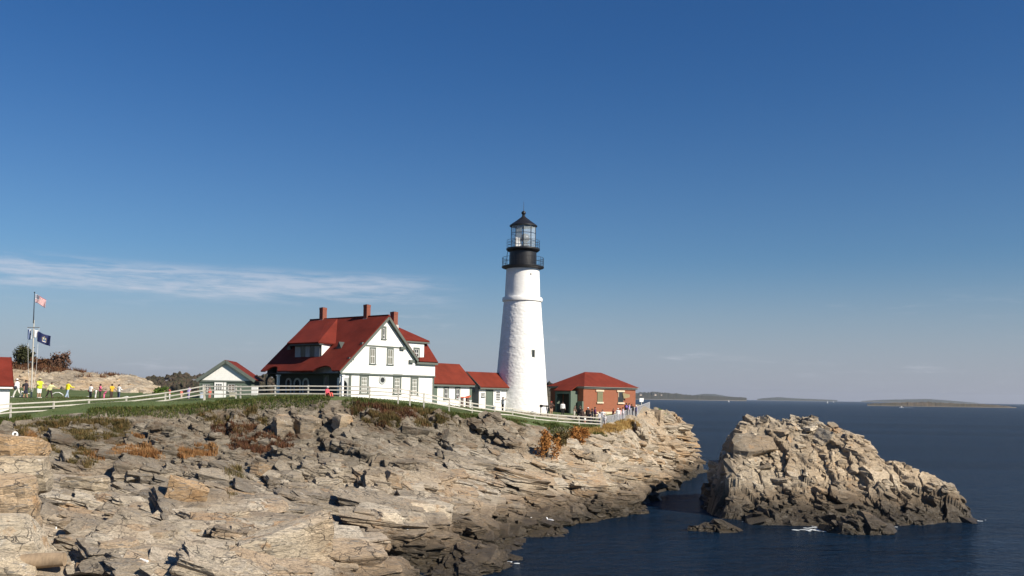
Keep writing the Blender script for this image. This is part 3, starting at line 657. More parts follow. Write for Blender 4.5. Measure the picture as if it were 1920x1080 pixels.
# barge boards on the front gable, brackets, eave soffit
bb = MB()
for (e_, sgn) in ((le, -1), (re_, 1)):
    a_ = Vector((ua, YF - 0.03, za - 0.10)); b_ = Vector((e_.x, YF - 0.03, e_.z - 0.10)); bb.bar(a_, b_, 0.07, 0.26)
    a_ = Vector((ua, YF + 0.20, za - 0.14)); b_ = Vector((e_.x, YF + 0.20, e_.z - 0.14)); bb.bar(a_, b_, 0.40, 0.08)
bb.build('barge_board', M_TRIM, house)
for px, py in ((681, 644), (657, 672), (754, 652), (771, 677)):
    br_ = MB(); p = H.front(px, py, -0.3); br_.box(p.x - 0.22, p.x + 0.45, -0.38, -0.1, p.z - 0.2, p.z + 0.12); br_.build('bracket', M_TRIM, house)
bt = MB(); bt.box(le.x + 0.3, L_ + 0.12, -0.17, -0.02, zb - 0.10, zb + 0.055)
za2 = H.front(700, 649).z; bt.box(H.front(683, 649).x, H.front(753, 651).x, -0.16, -0.10, za2 - 0.05, za2 + 0.09)
bt.box(-0.02, 0.26, -0.05, -0.001, GZ, zb - 0.1); bt.box(L_ - 0.2, L_ + 0.03, -0.05, -0.001, GZ, zb - 0.1)
bt.build('belt_course', M_TRIM, house)
# windows of the front
def fw(px0, px1, py0, py1, plane=0.0, **k):
    a_ = H.front(px0, (py0 + py1) / 2, plane); b_ = H.front(px1, (py0 + py1) / 2, plane); c_ = H.front((px0 + px1) / 2, py0, plane); d_ = H.front((px0 + px1) / 2, py1, plane)
    return window(house, ('f', plane), a_.x, b_.x, d_.z, c_.z, **k)
fw(715, 724, 611.5, 635.5, -0.10, trim=0.2, rails=(0.35,), muntins=0)
fw(692.5, 704.5, 651, 682, -0.10, rails=(0.5,), muntins=1, pane=glass_mat('pale_pane', (0.20, 0.20, 0.17)))  # this pane has a pale grey-buff tone
fw(725, 737.5, 652.5, 683.5, -0.10, pane=M_CURT)
for q in ((674, 691, 702, 737), (736.5, 752, 704, 738), (769.5, 784, 706, 740)): fw(*q, trim=0.24, hood=0.14, pane=M_CURT, rails=(0.52, 0.26, 0.76), muntins=2)
rw = H.front(716.5, 712.5); o_ = MB()
ring_ = [(rw.x + 0.52 * math.cos(2*math.pi*k/20), -0.002, rw.z + 0.46 * math.sin(2*math.pi*k/20)) for k in range(20)]
o_.plate(ring_, (0, -0.07, 0)); rwo = o_.build('round_window', M_TRIML, house)
o_ = MB(); o_.plate([(rw.x + 0.30 * math.cos(2*math.pi*k/16), -0.07, rw.z + 0.27 * math.sin(2*math.pi*k/16)) for k in range(16)], (0, -0.015, 0)); o_.build('pane', M_PANE, rwo)
# porch: deck, end panels with arches, columns, arched windows
dk = MB(); dk.box(UE + 0.05, 0.0, 0.0, WY, GZ - 0.6, GZ + 1.05); dk.build('porch_deck', mat('grey_deck', (0.22, 0.22, 0.21)), house)
def arch_panel(y, nm, m, top):
    a0, a1_ = UE + 0.06, -0.06; o0, o1 = a0 + 0.17, a1_ - 0.17; zt = top - 0.25
    ar = arch_ring(o0, o1, GZ + 1.05, zt)
    pts = [(a0, y, GZ + 1.05)] + [(x, y, z) for x, z in ar] + [(a1_, y, GZ + 1.05), (a1_, y, top), (a0, y, top)]
    p = MB(); p.plate(pts, (0, 0.14, 0)); p.build(nm, m, house)
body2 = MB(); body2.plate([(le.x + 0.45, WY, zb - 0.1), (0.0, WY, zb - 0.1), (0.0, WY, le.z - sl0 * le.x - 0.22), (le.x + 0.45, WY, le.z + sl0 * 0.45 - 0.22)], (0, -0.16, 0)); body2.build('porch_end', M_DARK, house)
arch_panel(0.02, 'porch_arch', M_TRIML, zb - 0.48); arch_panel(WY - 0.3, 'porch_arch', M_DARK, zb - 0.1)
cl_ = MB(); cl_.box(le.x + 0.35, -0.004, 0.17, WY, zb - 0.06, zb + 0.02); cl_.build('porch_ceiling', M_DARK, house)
pf = MB(); pf.box(le.x + 0.45, -0.003, 0.03, 0.16, zb - 0.46, zb - 0.11); pf.build('porch_fascia', M_WTRIM, house)
def dress_post(px, pyt, pyb, Y, h_over=0.0):
    p = H.px_on(px, pyt, Y); b_ = H.px_on(px, pyb, Y); c_ = MB()
    c_.box(p.x - 0.12, p.x + 0.12, p.y - 0.12, p.y + 0.12, b_.z - 0.7, p.z - 0.14); c_.box(p.x - 0.19, p.x + 0.19, p.y - 0.19, p.y + 0.19, p.z - 0.14, p.z)
    c_.build('porch_column', M_WTRIM, house)
pc1 = (H.m @ Vector((UE + 0.35, H.side(523, 720, UE).y, 0))).y; dress_post(522, 702.5, 745, pc1)
pc2 = (H.m @ Vector((UE + 0.35, 0.25, 0))).y; dress_post(642, 703, 741, pc2 - 0.6)
for px0, px1 in ((536.2, 546.8), (551.5, 564.5), (568, 580)):
    q0 = H.side(px1, 715, -0.06).y; q1 = H.side(px0, 715, -0.06).y; zt = H.side(px0, 708.5, -0.06).z; z0 = H.side(px0, 742, -0.06).z
    o2 = arch_ring(q0, q1, z0, zt); i2 = arch_ring(q0 + 0.19, q1 - 0.19, z0, zt - 0.2)
    f = MB(); f.plate([(-0.06, y, z) for y, z in o2] + [(-0.06, y, z) for y, z in reversed(i2)], (-0.07, 0, 0)); w_ = f.build('arched_window', M_TRIML, house)
    p = MB(); p.plate([(-0.06, y, z) for y, z in i2], (-0.015, 0, 0)); p.build('pane', M_PANE, w_)
dq0, dq1 = H.side(617, 720, -0.06).y, H.side(607, 720, -0.06).y; dz0, dz1 = H.side(612, 744, -0.06).z, H.side(612, 703, -0.06).z
f = MB(); f.box(-0.11, -0.062, min(dq0, dq1), max(dq0, dq1), dz0, dz1); pd = f.build('porch_door', M_TRIM, house)
f = MB(); f.box(-0.125, -0.112, min(dq0, dq1) + 0.2, max(dq0, dq1) - 0.2, (dz0 + dz1) / 2, dz1 - 0.2); f.build('pane', M_PANE, pd)
# the wide dormer in the porch-side slope
nlw = (nl.x, nl.y, nl.z)
fb = H.plane(579, 671.5, lp(0.5, 0), nlw); ud = fb.x; zd0 = fb.z
dy0 = H.side(603, 660, ud).y; dy1 = H.side(554, 660, ud).y; zd1 = H.side(579, 645.5, ud).z
ue = ud - 0.55; e0 = H.side(629, 646, ue); e1 = H.side(531, 646, ue)
sl_ = (za - le.z) / (ua - le.x)
uin = le.x + (zd1 - le.z) / sl_
dm = MB(); dm.plate([(ud, dy0, zd0 - 0.3), (ud, dy0, zd1), (uin + 0.3, dy0, zd1)], (0, dy1 - dy0, 0)); dm.build('dormer', M_WHITE, house)
dsh = MB(); dsh.box(ud - 0.05, ud - 0.003, dy0 + 0.02, dy1 - 0.02, zd0 + 0.02, zd1 - 0.01); dsh.build('dormer_front_shade', M_DARK, house)  # dark sheet puts the shade of the white dormer front into colour
zr0 = H.side(572, 601.8, ua).z
ze = zd1 + 0.02
ridge_a = H.side(617, 596.5, ua).y; ridge_b = DEP - 0.35
dr = MB()
def shed(pts):  dr.plate(pts, Vector((-0.10, 0, 0.14)))
m0 = H.plane(630, 646.5, lp(0.5, 0), nlw); m1 = H.plane(529, 647.5, lp(0.5, 0), nlw)
yA = H.side(617, 597, ua).y; yB = H.side(634, 596, ua).y
shed([(ue, dy1 + 0.7, ze), (ue, dy0 - 0.15, ze), (ua - 0.05, yA, za + 0.03), (ua - 0.05, ridge_b, za + 0.03)])
dr.plate([(ue, dy0 - 0.15, ze), (m0.x + 0.1, m0.y, m0.z + 0.02), (ua - 0.05, yB, za - 0.02), (ua - 0.05, yA, za + 0.03)], (-0.08, -0.03, 0.14))
dr.plate([(ue, dy1 + 0.7, ze), (ua - 0.05, ridge_b, za + 0.03), (ua + 0.02, ridge_b, za - 0.2), (m1.x, min(m1.y, DEP - 0.1), m1.z - 0.1)], (0, 0.05, 0.02))
dr.build('dormer_roof', M_ROOF, house); M_DTRIM = mat('dark_grey_trim', (0.045, 0.052, 0.048), 0.7)
fa = MB(); fa.box(ue - 0.02, ud, dy0 - 0.3, dy1 + 0.3, ze - 0.16, ze - 0.01); fa.build('dormer_eave', M_DTRIM, house)
for px0, px1 in ((554.5, 565), (574, 582), (591, 601)):                            # pale shutters with dark panes between
    f = MB(); f.box(ud - 0.10, ud - 0.052, H.side(px1, 660, ud).y, H.side(px0, 660, ud).y, zd0 + 0.08, zd1 - 0.22); f.build('shutter', mat('dim_grey_shutter', (0.24, 0.26, 0.27)), house)
for px0, px1 in ((565.5, 573.5), (582.5, 590.5)):
    f = MB(); f.box(ud - 0.07, ud - 0.052, H.side(px1, 660, ud).y, H.side(px0, 660, ud).y, zd0 + 0.08, zd1 - 0.22); f.build('dormer_window', M_PANE, house)
for px, py in ((637, 655), (543.5, 657)):                                           # little triangular eyelets
    c_ = H.plane(px, py, lp(0.5, 0), nlw); t = MB()
    hw = 0.55; zz0 = c_.z - 0.18; zz1 = c_.z + 0.82; xb = c_.x - 0.15; xt = le.x + (zz1 - le.z) / sl_ + 0.35
    t.add([(xb, c_.y - hw, zz0), (xb, c_.y + hw, zz0), (xb, c_.y, zz1), (xt, c_.y, zz1 - 0.02), (xb + 0.3, c_.y - hw, zz0), (xb + 0.3, c_.y + hw, zz0)],
          [(0, 1, 2), (0, 2, 3, 4), (1, 5, 3, 2), (0, 4, 5, 1)]); ty = t.build('eyelet_dormer', M_DTRIM, house)
    t = MB(); t.plate([(xb, c_.y - hw*.6, zz0 + 0.14), (xb, c_.y + hw*.6, zz0 + 0.14), (xb, c_.y, zz0 + 0.72)], (-0.02, 0, 0)); t.build('pane', M_PANE, ty)
# right wing: hip-ended gambrel over the same front
k1 = H.front(797, 642, 0.25); c1_ = H.front(820, 680.5, -0.35); t1 = H.front(738, 609, 2.2)
Y2 = 9.0; RT = MB(); ug = ua + 1.2
RT.plate([(t1.x, 3.2, t1.z + 0.15), (k1.x + 0.15, -0.30, k1.z), (ug + 1.0, -0.30, k1.z), (ug, 3.2, t1.z + 0.15)], (0, -0.03, 0.16))
RT.plate([(t1.x, 3.2, t1.z + 0.15), (t1.x, Y2 - 3, t1.z + 0.15), (k1.x + 0.15, Y2, k1.z), (k1.x + 0.15, -0.30, k1.z)], (0.03, 0, 0.16))
RT.plate([(ug, 3.2, t1.z + 0.15), (t1.x, 3.2, t1.z + 0.15), (t1.x, Y2 - 3, t1.z + 0.15), (ug, Y2 - 3, t1.z + 0.15)], (0, 0, 0.15))
dwx = H.front(793.3, 660).x
RT.plate([(dwx, 0.30, k1.z), (k1.x + 0.05, 0.30, k1.z), (c1_.x, -0.40, c1_.z), (re_.x + 0.15, -0.40, c1_.z), (re_.x + 0.3, -0.24, c1_.z + 0.45), (dwx, -0.22, c1_.z + 0.50)], (0.02, -0.08, 0.08))
RT.plate([(k1.x + 0.05, 0.30, k1.z), (k1.x + 0.05, Y2, k1.z), (c1_.x, Y2 + 0.4, c1_.z), (c1_.x, -0.40, c1_.z)], (0.09, 0, 0.07))
RT.build('wing_roof', M_ROOF, house)
wc = MB(); wc.box(ua + 2.0, k1.x, 0.32, Y2 - 0.2, up_r, k1.z - 0.02); wc.build('wing_core', M_WHITE, house)
dx0 = H.front(757, 660).x
dw = MB(); dw.box(dx0, dwx, -0.14, 0.31, c1_.z + 0.1, k1.z - 0.03); dwo = dw.build('front_dormer', M_WHITE, house)
ev = MB(); ev.box(dx0 - 0.1, k1.x + 0.2, -0.34, 0.2, k1.z - 0.17, k1.z - 0.01); ev.build('eave', M_TRIM, house); ev = MB(); ev.box(re_.x - 0.1, c1_.x + 0.08, -0.40, 0.1, c1_.z - 0.24, c1_.z - 0.015); ev.build('eave', M_TRIM, house)
fw(775, 786.5, 651.5, 669.5, -0.14, trim=0.17, muntins=1)
# chimneys
def chimney(px0, px1, py0, py1, Y):
    a_ = H.px_on((px0 + px1) / 2, py1, Y); t_ = H.px_on((px0 + px1) / 2, py0, Y); w = (px1 - px0) / F_PX * Y / 1.42 / 2
    m_ = MB(); m_.box(a_.x - w, a_.x + w, a_.y - w, a_.y + w, a_.z - 1.2, t_.z - 0.26); m_.box(a_.x - w - .015, a_.x + w + .015, a_.y - w - .015, a_.y + w + .015, t_.z - 0.26, t_.z)
    ch = m_.build('chimney', M_CHIM, rf); m_ = MB(); m_.box(a_.x - w - .07, a_.x + w + .07, a_.y - w - .07, a_.y + w + .07, a_.z - 1.0, a_.z + 0.05); m_.build('flashing', mat('pale_flashing', (0.55, 0.52, 0.47)), rf)
    m_ = MB(); m_.box(a_.x - w*.55, a_.x + w*.55, a_.y - w*.55, a_.y + w*.55, t_.z, t_.z + 0.04); m_.build('flue', M_STEEL, rf)
YR = lambda px: (H.m @ Vector((ua, H.side(px, 598, ua).y, 0))).y
chimney(598.6, 612.5, 577, 601, YR(606)); chimney(681, 694.5, 571.5, 598.5, YR(688)); chimney(731.3, 745.8, 585, 610, 108)
# ------------------------------------------------------------------ lighthouse
TY = 124.0
tc_ = at(976.5, 768, TY); TX, TZ0 = tc_.x, 8.6
tower = empty('lighthouse', (TX, TY, TZ0), 0.0, 'tall white conical rubble-stone lighthouse with a black lantern on top', 'lighthouse')
def tz(py): return at(978, py, TY).z - TZ0
def tr(px): return px / F_PX * TY
def tower_mat(name, rough_amt):
    m, gg, b = new_mat(name); p = gg.n('ShaderNodeTexCoord').outputs['Object']
    vo = gg.n('ShaderNodeTexVoronoi', {'Vector': gg.mapping(p, (1, 1, 1.7)), 'Scale': 2.3}, feature='SMOOTH_F1').outputs['Distance']
    n = gg.noise(p, 1.2, 6, 0.65); n2 = gg.noise(p, 7.0, 4, 0.7)
    gg.t.links.new(gg.mix(gg.step(n, 0.3, 0.7), (0.79, 0.785, 0.755), (0.84, 0.84, 0.82)), b.inputs['Base Color']); b.inputs['Roughness'].default_value = 0.8
    h = gg.math('ADD', gg.math('MULTIPLY', vo, -1.0), gg.math('MULTIPLY', n2, 0.5))
    bn = gg.n('ShaderNodeBump', {'Height': h, 'Strength': rough_amt, 'Distance': 0.14}); gg.t.links.new(bn.outputs[0], b.inputs['Normal'])
    return m
M_RUB = tower_mat('whitewashed_rubble', 0.16); M_SMOOTH = tower_mat('whitewashed_smooth', 0.12)
# lower drum with real relief in its stones
zb0, zb1 = 0.0, tz(566); r0, r1 = tr(52.5), tr(35.0)
nu, nv = 200, 240; th = np.linspace(0, 2*np.pi, nu, endpoint=False); zz = np.linspace(zb0, zb1, nv)
TH, ZT = np.meshgrid(th, zz); rr = r0 + (r1 - r0) * (ZT - zb0) / (zb1 - zb0)
rel_, crk_ = blocks((TH * 3.0 * 1.25 + 40 + 0.3 * vnoise(TH * 6, ZT, 4)).astype(np.float32), (ZT * 1.9 + 0.3 * vnoise(TH * 5, ZT * 2, 6)).astype(np.float32), 77, 0.4)
rr = rr + 0.022 * rel_ - 0.014 * np.clip(1 - crk_ / 0.12, 0, 1) + 0.02 * vnoise(TH * 14, ZT * 4, 9)
vs = np.stack([rr * np.cos(TH), rr * np.sin(TH), ZT], -1).reshape(-1, 3)
idx = np.arange(nu * nv).reshape(nv, nu); nx_ = np.roll(idx, -1, 1)
np_mesh('stone_shaft', vs, np.stack([idx[:-1], nx_[:-1], nx_[1:], idx[1:]], -1).reshape(-1, 4), M_RUB, True, tower)
mb = MB(); mb.lathe([(tr(35.0), zb1 - 0.02), (tr(37.6), tz(565.5)), (tr(38.0), tz(561)), (tr(37.0), tz(558.5)), (tr(33.3), tz(558)), (tr(33.2), zb1 - 0.02)], 64, closed=True); mb.build('band', M_SMOOTH, tower, True)
mb = MB(); mb.lathe([(tr(33.3), tz(558.5)), (tr(32.2), tz(530)), (tr(31.2), tz(507)), (tr(31.6), tz(504))], 64); mb.build('upper_shaft', M_SMOOTH, tower, True)
mb = MB(); mb.lathe([(tr(31.6), tz(505.5)), (tr(35), tz(504)), (tr(39.4), tz(502.8)), (tr(39.9), tz(502.0)), (tr(39.9), tz(500.2)), (tr(25), tz(500)), (tr(25), tz(505))], 48, closed=True); mb.build('gallery', M_STEEL, tower, True)
mb = MB(); mb.lathe([(tr(25.6), tz(501)), (tr(25.4), tz(471)), (tr(27.5), tz(470))], 48); mb.build('watch_room', M_STEEL, tower, True)
mb = MB(); mb.lathe([(tr(25.5), tz(473)), (tr(29), tz(471.5)), (tr(31.8), tz(469)), (tr(31.8), tz(466.2)), (tr(20), tz(466))], 48); mb.build('upper_gallery', M_STEEL, tower, True)
def railing(r_, z0, z1, n, rails, t=0.022):
    m_ = MB()
    for k in range(n):
        a_ = 2*math.pi*k/n; m_.bar((r_*math.cos(a_), r_*math.sin(a_), z0), (r_*math.cos(a_), r_*math.sin(a_), z1), t * (2 if k % 4 == 0 else 1))
    for q in rails:
        zq = z0 + (z1 - z0) * q
        m_.tube([(r_*math.cos(2*math.pi*k/32), r_*math.sin(2*math.pi*k/32), zq) for k in range(33)], t, 5, False)
    return m_.build('railing', M_STEEL, tower)
railing(tr(38.8), tz(500.2), tz(484), 44, (0.5, 1.0)); railing(tr(30.8), tz(466.2), tz(451.5), 12, (0.33, 0.66, 1.0))
# lantern: ten-sided glass room with iron bars; one pane is blanked in white
LR = tr(24.0); z0_, z1_ = tz(466), tz(424); NS = 10; OFF = R(-107 + 18)
cor = [(LR*math.cos(OFF + 2*math.pi*k/NS), LR*math.sin(OFF + 2*math.pi*k/NS)) for k in range(NS)]
lf = MB()
for k in range(NS): lf.bar((*cor[k], z0_), (*cor[k], z1_), 0.055)
for q in (0.0, 0.33, 0.66, 1.0):
    for k in range(NS):
        a_, b_ = cor[k], cor[(k+1) % NS]; lf.bar((*a_, z0_ + (z1_ - z0_) * q), (*b_, z0_ + (z1_ - z0_) * q), 0.04)
lf = lf.build('lantern_frame', M_STEEL, tower)
gm, gg_, gb = new_mat('lantern_glass'); gb.inputs['Base Color'].default_value = (0.75, 0.85, 0.9, 1); gb.inputs['Roughness'].default_value = 0.03
gb.inputs['Alpha'].default_value = 0.16; gb.inputs['Specular IOR Level'].default_value = 1.0
WHITE_P = [min(range(NS), key=lambda k: abs(((OFF + 2*math.pi*(k+0.5)/NS - R(-90 - 19) + math.pi) % (2*math.pi)) - math.pi))]
WHITE_P = [(WHITE_P[0] + 3) % NS]
for k in range(NS):
    a_, b_ = cor[k], cor[(k+1) % NS]; s_ = 0.985; white = k in WHITE_P
    p = MB(); ai, bi = (a_[0]*s_, a_[1]*s_), (b_[0]*s_, b_[1]*s_)
    p.plate([(*ai, z0_ + .03), (*bi, z0_ + .03), (*bi, z1_ - .03), (*ai, z1_ - .03)], (-(a_[0]+b_[0])/2*0.012, -(a_[1]+b_[1])/2*0.012, 0))
    o_ = p.build('blank_panel' if white else 'glass_pane', M_WTRIM if white else gm, tower)
cu = MB(); cx0, cx1 = -tr(14.6), -tr(2.6); ca = R(38)
cu.plate([(cx0, -0.55, z0_ + 0.05), (cx1, -0.55 + (cx1 - cx0) * math.tan(ca), z0_ + 0.05), (cx1, -0.55 + (cx1 - cx0) * math.tan(ca), z1_ - 0.05), (cx0, -0.55, z1_ - 0.05)], (0.01, -0.02, 0)); cu.build('sunward_curtain', mat('white_linen', (0.86, 0.86, 0.85), 0.9, 0.03), tower)  # white sheet added inside, turned to the sun to brighten this pane
mb = MB(); mb.lathe([(0.02, z0_), (0.55, z0_), (0.55, z0_ + 0.5), (0.30, z0_ + 0.55), (0.30, z0_ + 0.9), (0.48, z0_ + 1.0), (0.60, z0_ + 1.35), (0.48, z0_ + 1.75), (0.2, z0_ + 1.95), (0.02, z0_ + 1.95)], 20, (0.25, 0.1)); mb.build('beacon', mat('beacon_glass', (0.10, 0.10, 0.11), 0.2), tower, True)
mb = MB(); mb.lathe([(tr(24.0), tz(424.5)), (tr(26.2), tz(424.8)), (tr(26.2), tz(423)), (tr(14), tz(414.5)), (tr(5.5), tz(408)), (tr(3.2), tz(405.8))], 20); rc_ = mb.build('lantern_roof', M_STEEL, tower, True)
mb = MB(); mb.lathe([(tr(3.0), tz(406)), (tr(3.0), tz(403.5)), (tr(2.2), tz(402.8)), (tr(3.6), tz(401.5)), (tr(4.4), tz(399.3)), (tr(3.6), tz(397)), (tr(1.4), tz(395.5)), (0.02, tz(395))], 20); mb.build('ventilator_ball', M_STEEL, rc_, True)
mb = MB(); mb.tube([(0, 0, tz(395.4)), (0, 0, tz(378))], [0.035, 0.018], 6); mb.build('lightning_rod', M_STEEL, rc_)
# ladder between the galleries, window slit, port
ld = MB(); lx = -tr(27.8)
for dy_ in (-0.2, 0.2): ld.bar((lx - 0.3, dy_ - 0.5, tz(500)), (lx - 0.05, dy_ - 0.5, tz(467)), 0.06)
for k in range(8): z_ = tz(500) + (tz(467) - tz(500)) * (k + 0.5) / 8; ld.bar((lx - 0.3 + 0.25*(k+.5)/8, -0.7, z_), (lx - 0.3 + 0.25*(k+.5)/8, -0.3, z_), 0.035)
ld.build('ladder', M_STEEL, tower)
def on_shaft(px, py, w, h, m_, nm, depth=0.10):
    d_ = ray(px, py); o2 = Vector((-TX, -TY, EYE - TZ0)); r_ = None
    t_ = 100.0
    for _ in range(600):
        p = o2 + d_ * t_
        zc = p.z; rad = r0 + (r1 - r0) * (zc - zb0) / (zb1 - zb0) if zc < zb1 else tr(33.3) + (tr(31.2) - tr(33.3)) * (zc - tz(558)) / (tz(507) - tz(558))
        if math.hypot(p.x, p.y) < rad: break
        t_ += 0.05
    a_ = math.atan2(p.y, p.x); t = Vector((-math.sin(a_), math.cos(a_), 0)); nrm = Vector((math.cos(a_), math.sin(a_), 0)); q = MB()
    c_ = p - nrm * 0.15
    q.plate([c_ - t*w - Vector((0,0,h)), c_ + t*w - Vector((0,0,h)), c_ + t*w + Vector((0,0,h)), c_ - t*w + Vector((0,0,h))], nrm * (0.15 + depth)); return q.build(nm, m_, tower)
wn = on_shaft(999.8, 663, 0.22, 0.50, M_TRIM, 'window', 0.06); on_shaft(999.6, 663, 0.13, 0.40, M_PANE, 'window_glass', 0.075)
on_shaft(995.2, 514, 0.07, 0.13, M_STEEL, 'port', 0.05)

# ------------------------------------------------------------------ the two covered links between house and tower
def link(name, base_px, Y, roof_px, label, depth, rise_back, eave_over=0.35):
    c_ = at(*base_px, Y); e_ = empty(name, (c_.x, c_.y, 8.2), AX, label, 'outbuilding'); S_ = Site(e_)
    return e_, S_
lk = at(813, 756, 110.5); link1 = empty('covered_link', (lk.x, lk.y, 8.2), AX, 'low white link with two dark windows and a red roof joined to the house', 'outbuilding'); S1 = Site(link1)
x0 = S1.front(808, 740).x; x1 = S1.front(883.5, 740).x; ze1 = S1.front(850, 721).z
rd = S1.front(846, 684, 2.3); zr = rd.z; xr = S1.front(873, 684.5, 2.3).x
b_ = MB(); b_.box(x0, x1, 0, 4.6, 0.5, ze1); b_.build('wall', M_WHITE2, link1)
b_ = MB(); b_.plate([(x0 - 0.3, -0.35, ze1 - 0.03), (x1 + 0.28, -0.35, ze1 - 0.03), (x1 + 0.28, 2.3, zr), (x0 - 0.3, 2.3, zr)], (0, -0.06, 0.13))
b_.plate([(x0 - 0.3, 2.3, zr), (x1 + 0.28, 2.3, zr), (x1 + 0.28, 4.9, ze1), (x0 - 0.3, 4.9, ze1)], (0, 0.06, 0.13)); b_.plate([(x1 - 0.02, 0.02, ze1), (x1 - 0.02, 4.55, ze1), (x1 - 0.02, 2.3, zr - 0.05)], (-0.1, 0, 0)); b_.build('roof', M_ROOF2, link1)
b_ = MB(); b_.box(x0, x1 + 0.26, -0.36, -0.02, ze1 - 0.24, ze1 - 0.05); b_.bar((x1 + 0.30, -0.38, ze1 - 0.08), (x1 + 0.30, 2.3, zr - 0.06), 0.06, 0.24); b_.build('eave', M_TRIM, link1)
for px0, px1 in ((811, 819.4), (880.3, 884.3)):
    q0, q1 = S1.front(px0, 740, 0).x, S1.front(px1, 740, 0).x; b_ = MB(); b_.box(q0, q1, -0.045, -0.002, 0.5, ze1 - 0.25); b_.build('corner_board', M_GREEN, link1)
for px0, px1 in ((831.5, 841), (853.2, 862.5)):
    a_ = S1.front(px0, 735).x; c_ = S1.front(px1, 735).x; window(link1, ('f', 0.0), a_, c_, S1.front(846, 748).z, ze1 - 0.3, trim=0.16, tm=M_TRIM, rails=(0.47,), muntins=1)
lk = at(898, 768, 117.2); link2 = empty('covered_link', (lk.x, lk.y, 7.9), AX, 'small white link with a green door and red roof abutting the lighthouse', 'outbuilding'); S2 = Site(link2)
x0 = 0.0; x1 = S2.front(961, 745).x; ze2 = S2.front(930, 726.5).z; y_back = 4.2
rdg = 1.9; zr2 = S2.front(905, 699.5, rdg).z
b_ = MB(); b_.plate([(x0, 0, 0.4), (x0, y_back, 0.4), (x0, y_back, ze2), (x0, rdg, zr2 - 0.12), (x0, 0, ze2)], (x1 - x0 - 0.15, 0, 0)); b_.build('wall', M_WHITE2, link2)
b_ = MB(); b_.plate([(x0 - 0.012, 0.03, 0.4), (x0 - 0.012, y_back, 0.4), (x0 - 0.012, y_back, ze2), (x0 - 0.012, rdg, zr2 - 0.14), (x0 - 0.012, 0.03, ze2)], (-0.035, 0, 0)); b_.build('end_wall_shade', M_ENDSHADE, link2)  # grey sheet on the white end wall: its shade put into colour
xr2 = S2.front(935, 701, rdg).x
b_ = MB(); b_.plate([(x0 - 0.3, -0.4, ze2 - 0.06), (S2.front(963.5, 728, -0.4).x, -0.4, ze2 - 0.06), (xr2 + 0.3, rdg, zr2), (x0 - 0.3, rdg, zr2)], (0, -0.06, 0.12))
b_.plate([(x0 - 0.3, rdg, zr2), (xr2 + 0.3, rdg, zr2), (x1, y_back + .3, ze2), (x0 - 0.3, y_back + 0.3, ze2)], (0, 0.06, 0.12)); b_.build('roof', M_ROOF2, link2)
b_ = MB(); b_.box(x0 - 0.25, x1, -0.40, -0.02, ze2 - 0.25, ze2 - 0.07); b_.bar((x0 - 0.33, -0.42, ze2 - 0.06), (x0 - 0.33, rdg, zr2 - 0.04), 0.06, 0.22); b_.build('eave', M_TRIM, link2)
window(link2, ('s', -0.047), S2.side(891, 732, 0).y, S2.side(887.2, 732, 0).y, S2.side(889, 734, 0).z, S2.side(889, 728, 0).z, trim=0.05, muntins=0, rails=())
window(link2, ('f', 0.0), S2.front(902.5, 740).x, S2.front(908.3, 740).x, S2.front(905, 743.8).z, S2.front(905, 736.6).z, trim=0.06, muntins=1)
window(link2, ('f', 0.0), S2.front(928.3, 740).x, S2.front(938.6, 740).x, S2.front(934, 752).z, S2.front(934, 731).z, trim=0.14, tm=M_WTRIM, rails=(0.5, .25, .75), muntins=2)
dl, dr_ = S2.front(911.5, 745).x, S2.front(923, 745).x; dzt = S2.front(917, 731.5).z
b_ = MB(); b_.box(dl - 0.10, dl, -0.06, -0.002, 0.6, dzt + 0.1); b_.box(dr_, dr_ + 0.14, -0.06, -0.002, 0.6, dzt + 0.1); b_.box(dl, dr_, -0.06, -0.002, dzt, dzt + 0.1); do_ = b_.build('door_frame', M_TRIM, link2)
b_ = MB(); b_.box(dl, dr_, -0.03, -0.002, 0.6, dzt)
for k in range(3): b_.box(dl + 0.12, dr_ - 0.12, -0.045, -0.03, 1.9 + k * 0.8 - 0.8, 1.9 + k * 0.8 - 0.2)
dd_ = b_.build('door', M_GREEN, link2); b_ = MB(); b_.ball((dr_ - 0.14, -0.07, 2.0), 0.05); b_.build('handle', M_STEEL, dd_)

# ------------------------------------------------------------------ brick engine house on the point
bc = at(1093.5, 776, 130); bh = empty('brick_house', (bc.x, bc.y, 7.6), AX, 'red brick building with a hipped red roof on the point right of the lighthouse', 'house'); B = Site(bh)
bL = B.front(1191.5, 750).x; bW = B.side(1032, 750).y; bz = B.front(1100, 725.5).z
b_ = MB(); b_.box(0, bL, 0, bW, 0, bz); b_.build('wall', M_BRICK, bh)
ov = 0.42
p1_ = B.front(1096.5, 697.3, bW * 0.5); p2_ = B.front(1127, 698.3, bW * 0.5); zt_ = p1_.z
b_ = MB(); zr_ = bz + 0.06
hip = [(-ov, -ov, zr_), (bL + ov, -ov, zr_), (bL + ov, bW + ov, zr_), (-ov, bW + ov, zr_), (p1_.x, bW * .5, zt_), (max(p2_.x, p1_.x + 2), bW * .5, zt_)]
b_.add(hip, [(0, 1, 5, 4), (1, 2, 5), (2, 3, 4, 5), (3, 0, 4), (3, 2, 1, 0)]); b_.build('roof', M_ROOF2, bh)
b_ = MB(); b_.box(-ov + .02, bL + ov - .02, -ov + .02, bW + ov - .02, bz - 0.02, zr_ - 0.012); b_.box(-0.2, bL + 0.2, -0.2, 0.0, bz - 0.2, bz - 0.02); b_.box(-0.2, 0.0, 0.0, bW + 0.2, bz - 0.2, bz - 0.02); b_.build('eave', mat('eave_grey', (0.24, 0.25, 0.22)), bh)
b_ = MB(); b_.box(-0.08, bL + 0.08, -0.09, -0.002, 0, B.front(1140, 772).z - 0.0); b_.build('plinth', M_STONE, bh)
